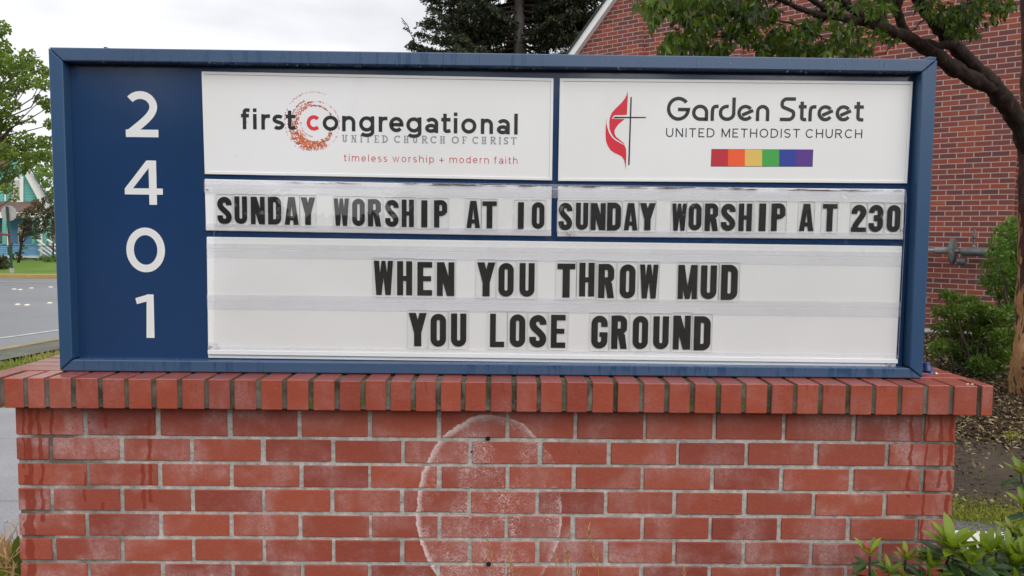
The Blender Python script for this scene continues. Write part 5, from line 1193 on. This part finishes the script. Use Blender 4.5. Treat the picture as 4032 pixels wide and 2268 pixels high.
hp('porch_skirt', [(-900, 1215), (398, 1215), (398, 1190), (-900, 1190)], YP2-.02, YP2+.04, MT['htrim'])
hp('porch_wall', [(105, 1075), (320, 1075), (320, 822), (105, 822)], -.6, -.5, MT['bluesid'])
dr = hp('door', [(185, 1070), (250, 1070), (250, 880), (185, 880)], -.68, -.61, MT['htrim']); hp('pane', [(195, 1060), (240, 1060), (240, 985), (195, 985)], -.70, -.685, MT['pane'], dr)
hp('window', [(-10, 1060), (28, 1060), (28, 850), (-10, 850)], -.1, -.02, MT['cream'])
for x0, y0, x1, y1 in ((378, 1030, 560, 1170), (390, 1080, 540, 1190), (395, 1130, 500, 1205), (480, 1030, 620, 1130), (500, 1075, 620, 1160)):
    a, b = H3(x0, y0), H3(x1, y1); mb = MB(); mb.tube([(a[0], -1.8, a[1]), (b[0], -2.2, b[1])], .042, 6); hbuild(mb, 'stair_rail', MT['htrim'], house)
hp('steps', [(432, 1240), (600, 1240), (600, 1215), (540, 1160), (470, 1100), (432, 1100)], YP2+.1, YP2+.4, MT['bluesid'])
# wire fence
fen = empty('wire_fence', (-19, 28.6, .2), 'thin dark wire fence along the far lawn', 'fence'); YFn = 28.6
def F3(cx, cy): q = at(cx/2.635, 550+cy/2.635, YFn); return (float(q[0]), YFn, float(q[2]))
MT['dark'] = plain('dark_metal', (0.03, 0.035, 0.035), .5, .2)
mb = MB(); mb.tube([F3(-900, 1088), F3(700, 1106)], .018, 6); mb.build('rail', MT['dark'], fen)
for cx in (-250, 120, 552): mb = MB(); mb.tube([F3(cx, 1235), F3(cx, 1080)], .03, 8); mb.ball(F3(cx, 1078), .045, 8, 6); mb.build('post', MT['dark'], fen)
mb = MB()
for k in range(1, 7): mb.tube([F3(-900, 1088+k*21), F3(700, 1106+k*21)], .004, 4)
mb.build('wire', MT['dark'], fen)
# street sign seen from behind
sp = atd(45, 1066, 26.6); ss_ = empty('street_sign', (sp[0], sp[1], zg(sp[0], sp[1])), 'round grey back of a road sign on a dark green post', 'road sign')
MT['signback'] = plain('grey_sign_back', (0.46, 0.44, 0.42), .5, .06); MT['greenpost'] = plain('green_post_paint', (0.012, 0.062, 0.045), .45, .1); MT['redpaint'] = plain('dark_red_paint', (0.22, 0.03, 0.035), .5, .1)
dc = atd(41.5, 840, 26.6); rd = 30.5*26.6/3028
mb = MB(); mb.tube([(dc[0], sp[1]+.05, dc[2]), (dc[0], sp[1]+.058, dc[2])], rd, 32); mb.build('plate', MT['signback'], ss_)
pa, pb = atd(39, 813, 26.6), atd(47, 1066, 26.6); mb = MB(); mb.tube([(pb[0], sp[1], pb[2]-.05), (pa[0], sp[1], pa[2])], .042, 8); mb.build('post', MT['greenpost'], ss_)
ga, gb = atd(45, 970, 26.6), atd(46, 1005, 26.6); mb = MB(); mb.box(ga[0]-.05, ga[0]+.06, sp[1]-.1, sp[1]-.045, gb[2], ga[2]); mb.build('control_box', MT['greenpost'], ss_)
ga, gb = atd(48, 932, 26.6), atd(49, 965, 26.6); mb = MB(); mb.box(ga[0]-.02, ga[0]+.02, sp[1]-.08, sp[1]-.045, gb[2], ga[2]); mb.build('reflector', MT['redpaint'], ss_)
ga, gb = atd(-120, 912, 26.6), atd(50, 925, 26.6); mb = MB(); mb.tube([(ga[0], sp[1]-.06, ga[2]), (gb[0], sp[1]-.06, gb[2])], .035, 8); mb.build('crossbar', MT['redpaint'], ss_)
ga = atd(46, 1062, 26.6); mb = MB(); mb.box(pb[0]-.05, pb[0]+.05, sp[1]-.05, sp[1]+.05, pb[2]-.06, pb[2]+.09); mb.build('socket', MT['signback'], ss_)

# ------------------------------------------------------------------ plants in front of the plinth
MT['lf_young'] = mat_leaf('young_azalea_leaf', (0.085, 0.17, 0.014), (0.33, 0.42, 0.03), 0.35, .35, .4)
MT['lf_old'] = mat_leaf('old_azalea_leaf', (0.022, 0.060, 0.018), (0.085, 0.16, 0.040), 0.18, .35, .5)
MT['lf_red'] = mat_leaf('red_bud_leaf', (0.30, 0.035, 0.03), (0.50, 0.09, 0.06), 0.3, .35)
def bladeleaf(mb, c, d, up, ln, wd, curl, tone, nseg=6):
    d = unit(d); side = unit(np.cross(d, up)); up2 = np.cross(side, d); b = len(mb.v); vs = []; fs = []
    for i in range(nseg+1):
        t = i/nseg; w = wd*(math.sin(math.pi*min(1, t*.86+.10))**.8)*(1 if t < .97 else .05); q = c+d*ln*t+up2*(-curl*ln*t*t)
        vs += [q-side*w+up2*w*.30, q, q+side*w+up2*w*.30]
    for i in range(nseg): k = 3*i; fs += [(k, k+1, k+4, k+3), (k+1, k+2, k+5, k+4)]
    mb.add(vs, fs, tone)
YA = -0.34
az = at(3720, 2330, YA); azalea = empty('azalea_shrub', (az[0], YA, 0), 'leafy shrub with yellow-green and red shoots at the lower right', 'shrub')
young, old, redl, stem = MB(), MB(), MB(), MB()
def whorl(u, v, y, s, ny, no, redn=0, lean=(0, 0), open_=.75, yt=.6):
    c = at(u, v, y); gsc = s*2.0/3028
    st0 = np.array([c[0]+random.uniform(-.06, .06), y+random.uniform(0, .05), max(0, c[2]-.45)]); pts = wander(st0, c, 5, .012, int(u)); stem.tube(pts, list(np.linspace(.0055, .003, 6)), 6, .5)
    ax = unit(np.array([lean[0], -.25+lean[1], 1.0]))
    e1 = unit(np.cross(ax, [0, 1, .1])); e2 = np.cross(ax, e1)
    for k in range(ny):
        a = 2.4*k+random.uniform(-.3, .3); op = open_*(.45+.75*k/max(1, ny-1)); d = ax*math.cos(op)+(e1*math.cos(a)+e2*math.sin(a))*math.sin(op)
        bladeleaf(young if k >= redn else redl, c+d*.006, d, ax, gsc*random.uniform(.8, 1.1)*(1 if k >= redn else .85), gsc*.155, .12, np.clip(yt+random.gauss(0, .18), 0, 1))
    for k in range(no):
        a = 2.4*k+random.uniform(-.4, .4); op = random.uniform(1.25, 1.85); d = ax*math.cos(op)+(e1*math.cos(a)+e2*math.sin(a))*math.sin(op)
        bladeleaf(old, c-ax*random.uniform(.012, .04)+d*.008, d, ax, gsc*random.uniform(.8, 1.15), gsc*.150, .15, np.clip(random.gauss(.45, .22), 0, 1))
whorl(3425, 2190, -.33, 70, 8, 9, 3, (-.12, 0)); whorl(3565, 2205, -.34, 62, 10, 10, 1, (.05, 0), .8, .7); whorl(3745, 2165, -.36, 118, 17, 14, 0, (0, 0), .95, .55); whorl(3880, 2190, -.38, 105, 8, 12, 0, (-.1, 0), .55, .35); whorl(3985, 2235, -.36, 115, 8, 13, 0, (.05, 0), .6, .3)
for u, v, y, s_ in ((3820, 2228, -.40, 95), (3925, 2175, -.33, 90), (4035, 2215, -.36, 100), (3660, 2238, -.37, 80), (3870, 2262, -.35, 90), (3975, 2165, -.28, 85), (4045, 2140, -.22, 85), (3500, 2262, -.35, 64)):
    whorl(u, v, y, s_, 8, 9, 0, (random.uniform(-.25, .25), random.uniform(-.2, .1)), .8, random.uniform(.3, .7))
whorl(3990, 2100, -.20, 70, 6, 10, 1, (-.3, 0), .8, .5); whorl(4020, 1870, -.10, 78, 8, 8, 2, (-.25, 0), .75, .35); whorl(4040, 2000, -.15, 80, 7, 8, 0, (-.3, 0), .7, .4)
for u, v, y in ((3460, 2290, -.36), (3560, 2310, -.36), (3660, 2280, -.38), (3700, 2330, -.34), (3800, 2290, -.4), (3830, 2340, -.36), (3910, 2300, -.34), (4000, 2310, -.4), (4060, 2290, -.36), (4070, 2180, -.25), (4050, 2090, -.2), (3380, 2330, -.32), (3940, 2260, -.28), (4090, 2380, -.35), (3620, 2370, -.36)):
    whorl(u, v, y, 88, 2, 15, 0, (random.uniform(-.3, .3), random.uniform(-.2, .2)), .7, .3)
young.build('young_leaves', MT['lf_young'], azalea, True); old.build('old_leaves', MT['lf_old'], azalea, True); redl.build('red_buds', MT['lf_red'], azalea, True); stem.build('stems', MT['bark_brown'], azalea)
# dry grass stalks in front of the wall
MT['straw'] = mat_leaf('dry_straw', (0.34, 0.17, 0.07), (0.62, 0.44, 0.22), .2, .7)
def px6(cx, cy): return 1900+cx/3.22, 1950+cy/3.22
ST = [([(1475, 1100), (1465, 900), (1420, 720), (1370, 600), (1340, 500), (1330, 370)], 'tallest dry stalk standing before the wall'), ([(1090, 1100), (1085, 900), (1075, 800), (1062, 710)], 'short dry stalk left of the tallest one'), ([(950, 1100), (935, 900), (925, 820), (915, 760)], 'tufted dry stalk under the right side of the oval'),
      ([(130, 1100), (125, 850), (95, 720), (75, 580)], 'dry stalk beside the lower drill hole'), ([(400, 1100), (330, 800), (318, 680)], 'thin dry stalk right of the lower drill hole'), ([(2560, 1100), (2540, 900), (2500, 800)], 'greenish dry stalk before the right half of the wall'), ([(1230, 1100), (1200, 1000)], 'low dry stalk at the foot of the tallest one'), ([(420, 1120), (440, 1000), (400, 900)], 'bent dry stalk below the oval')]
for pts, lab in ST:
    W3 = [at(*px6(*p), -.10) for p in pts]; root = np.array([W3[0][0], -.10, 0.0])
    t0 = empty('grass_stalk', tuple(root), lab, 'grass stalk', 'dry stalks in front of the brick wall')
    mb = MB(); mb.tube([root]+W3, [.0012]*(len(W3))+[.0007], 5, .3); mb.build('stem', MT['straw'], t0)
    mb = MB(); tot = len(W3)
    for i in range(1, tot):
        for k in range(6):
            t = random.random(); q = W3[i-1]*(1-t)+W3[i]*t; d = unit(unit(W3[i]-W3[i-1])+np.array([random.choice([-1, 1])*random.uniform(.2, .8), random.gauss(0, .3), .1])); ln = random.uniform(.010, .024)
            if i == 1 and tot > 3: continue
            bladeleaf(mb, q, d, np.array([0, -1, .1]), ln, .0011, .05, random.random(), 3)
    mb.build('spikelets', MT['straw'], t0)
# tuft at the lower left
lt = at(20, 2300, -.05); tuft = empty('weed_tuft', (lt[0], .1, 0.0), 'dry grass tuft with green weed leaves at the lower left corner', 'weeds')
C, D, T, S_ = [], [], [], []
for _ in range(1500):
    u = random.uniform(-160, 92); v = random.uniform(2190, 2400); q = at(u, v, random.uniform(.0, .35)); d = np.array([random.gauss(.2, .8), random.gauss(0, .4), random.uniform(.0, 1.1)])
    C.append(q); D.append(d); T.append(np.clip(random.gauss(.6, .25), 0, 1)); S_.append(random.uniform(.05, .14))
cloud('dry_blades', C, unit(D), S_, .0030, T, MT['straw'], tuft, .1)
mb = MB()
for u, v, y, dx, dz, ln, wd in ((72, 2200, .05, .1, 1, .075, .016), (80, 2250, .03, -.2, 1, .07, .017), (60, 2230, .06, -.8, .5, .06, .014), (78, 2300, .02, .1, 1, .06, .018), (40, 2290, .02, -.5, .8, .06, .014), (20, 2300, .02, .4, .8, .05, .012)):
    bladeleaf(mb, at(u, v, y), np.array([dx, -.2, dz]), np.array([0, -1, .2]), ln, wd, .1, random.random()*.5)
mb.build('weed_leaves', MT['lf_maple'], tuft, True)
C, D = [], []
for _ in range(700):
    q = at(random.uniform(-250, 92), random.uniform(2130, 2300), random.uniform(.2, 1.6)); C.append((q[0], q[1], random.uniform(.05, .09))); D.append((1+random.gauss(0, .3), random.gauss(.3, .4), random.gauss(0, .15)))
d0 = at(24, 2052, .12); dn = empty('dandelion', (at(70, 2100, .12)[0], .12, 0), 'spent dandelion head on a bent pink stem at the left', 'flower')
mb = MB(); mb.tube([(at(78, 2300, .12)[0], .12, .3)]+[at(u, v, .12) for u, v in ((74, 2160), (66, 2090), (50, 2064), (34, 2055), (26, 2052))], .0016, 6); mb.build('stem', plain('pink_stem', (0.55, 0.36, 0.32), .6), dn, True)
mb = MB(); mb.ball(d0, .005, 8, 6); mb.build('head', plain('seed_head', (0.55, 0.48, 0.38), .8), dn, True)

# ------------------------------------------------------------------ the wooded side of the street behind the photographer (seen in the glossy sign)
MT['wood'] = mat_leaf('far_wood_leaf', (0.012, 0.022, 0.010), (0.045, 0.070, 0.022), 0.2)
C, D = [], []
for _ in range(26000):
    x = random.uniform(-46, 46); g_ = -13.6 < x+(random.gauss(0, .5)) < -6.2; top = 1.9 if g_ else 8.5+2.5*math.sin(x*.7)+1.8*math.sin(x*1.9+1)
    C.append((x, -42+random.gauss(0, 2), 1.0+(top-1.0)*random.random()**.8)); D.append((random.gauss(0, 1), random.gauss(0, 1), random.gauss(0, .6)))
tag(cloud('woodland', C, unit(D), .9, .35, rng.random(len(C)), MT['wood']), kind='stuff')
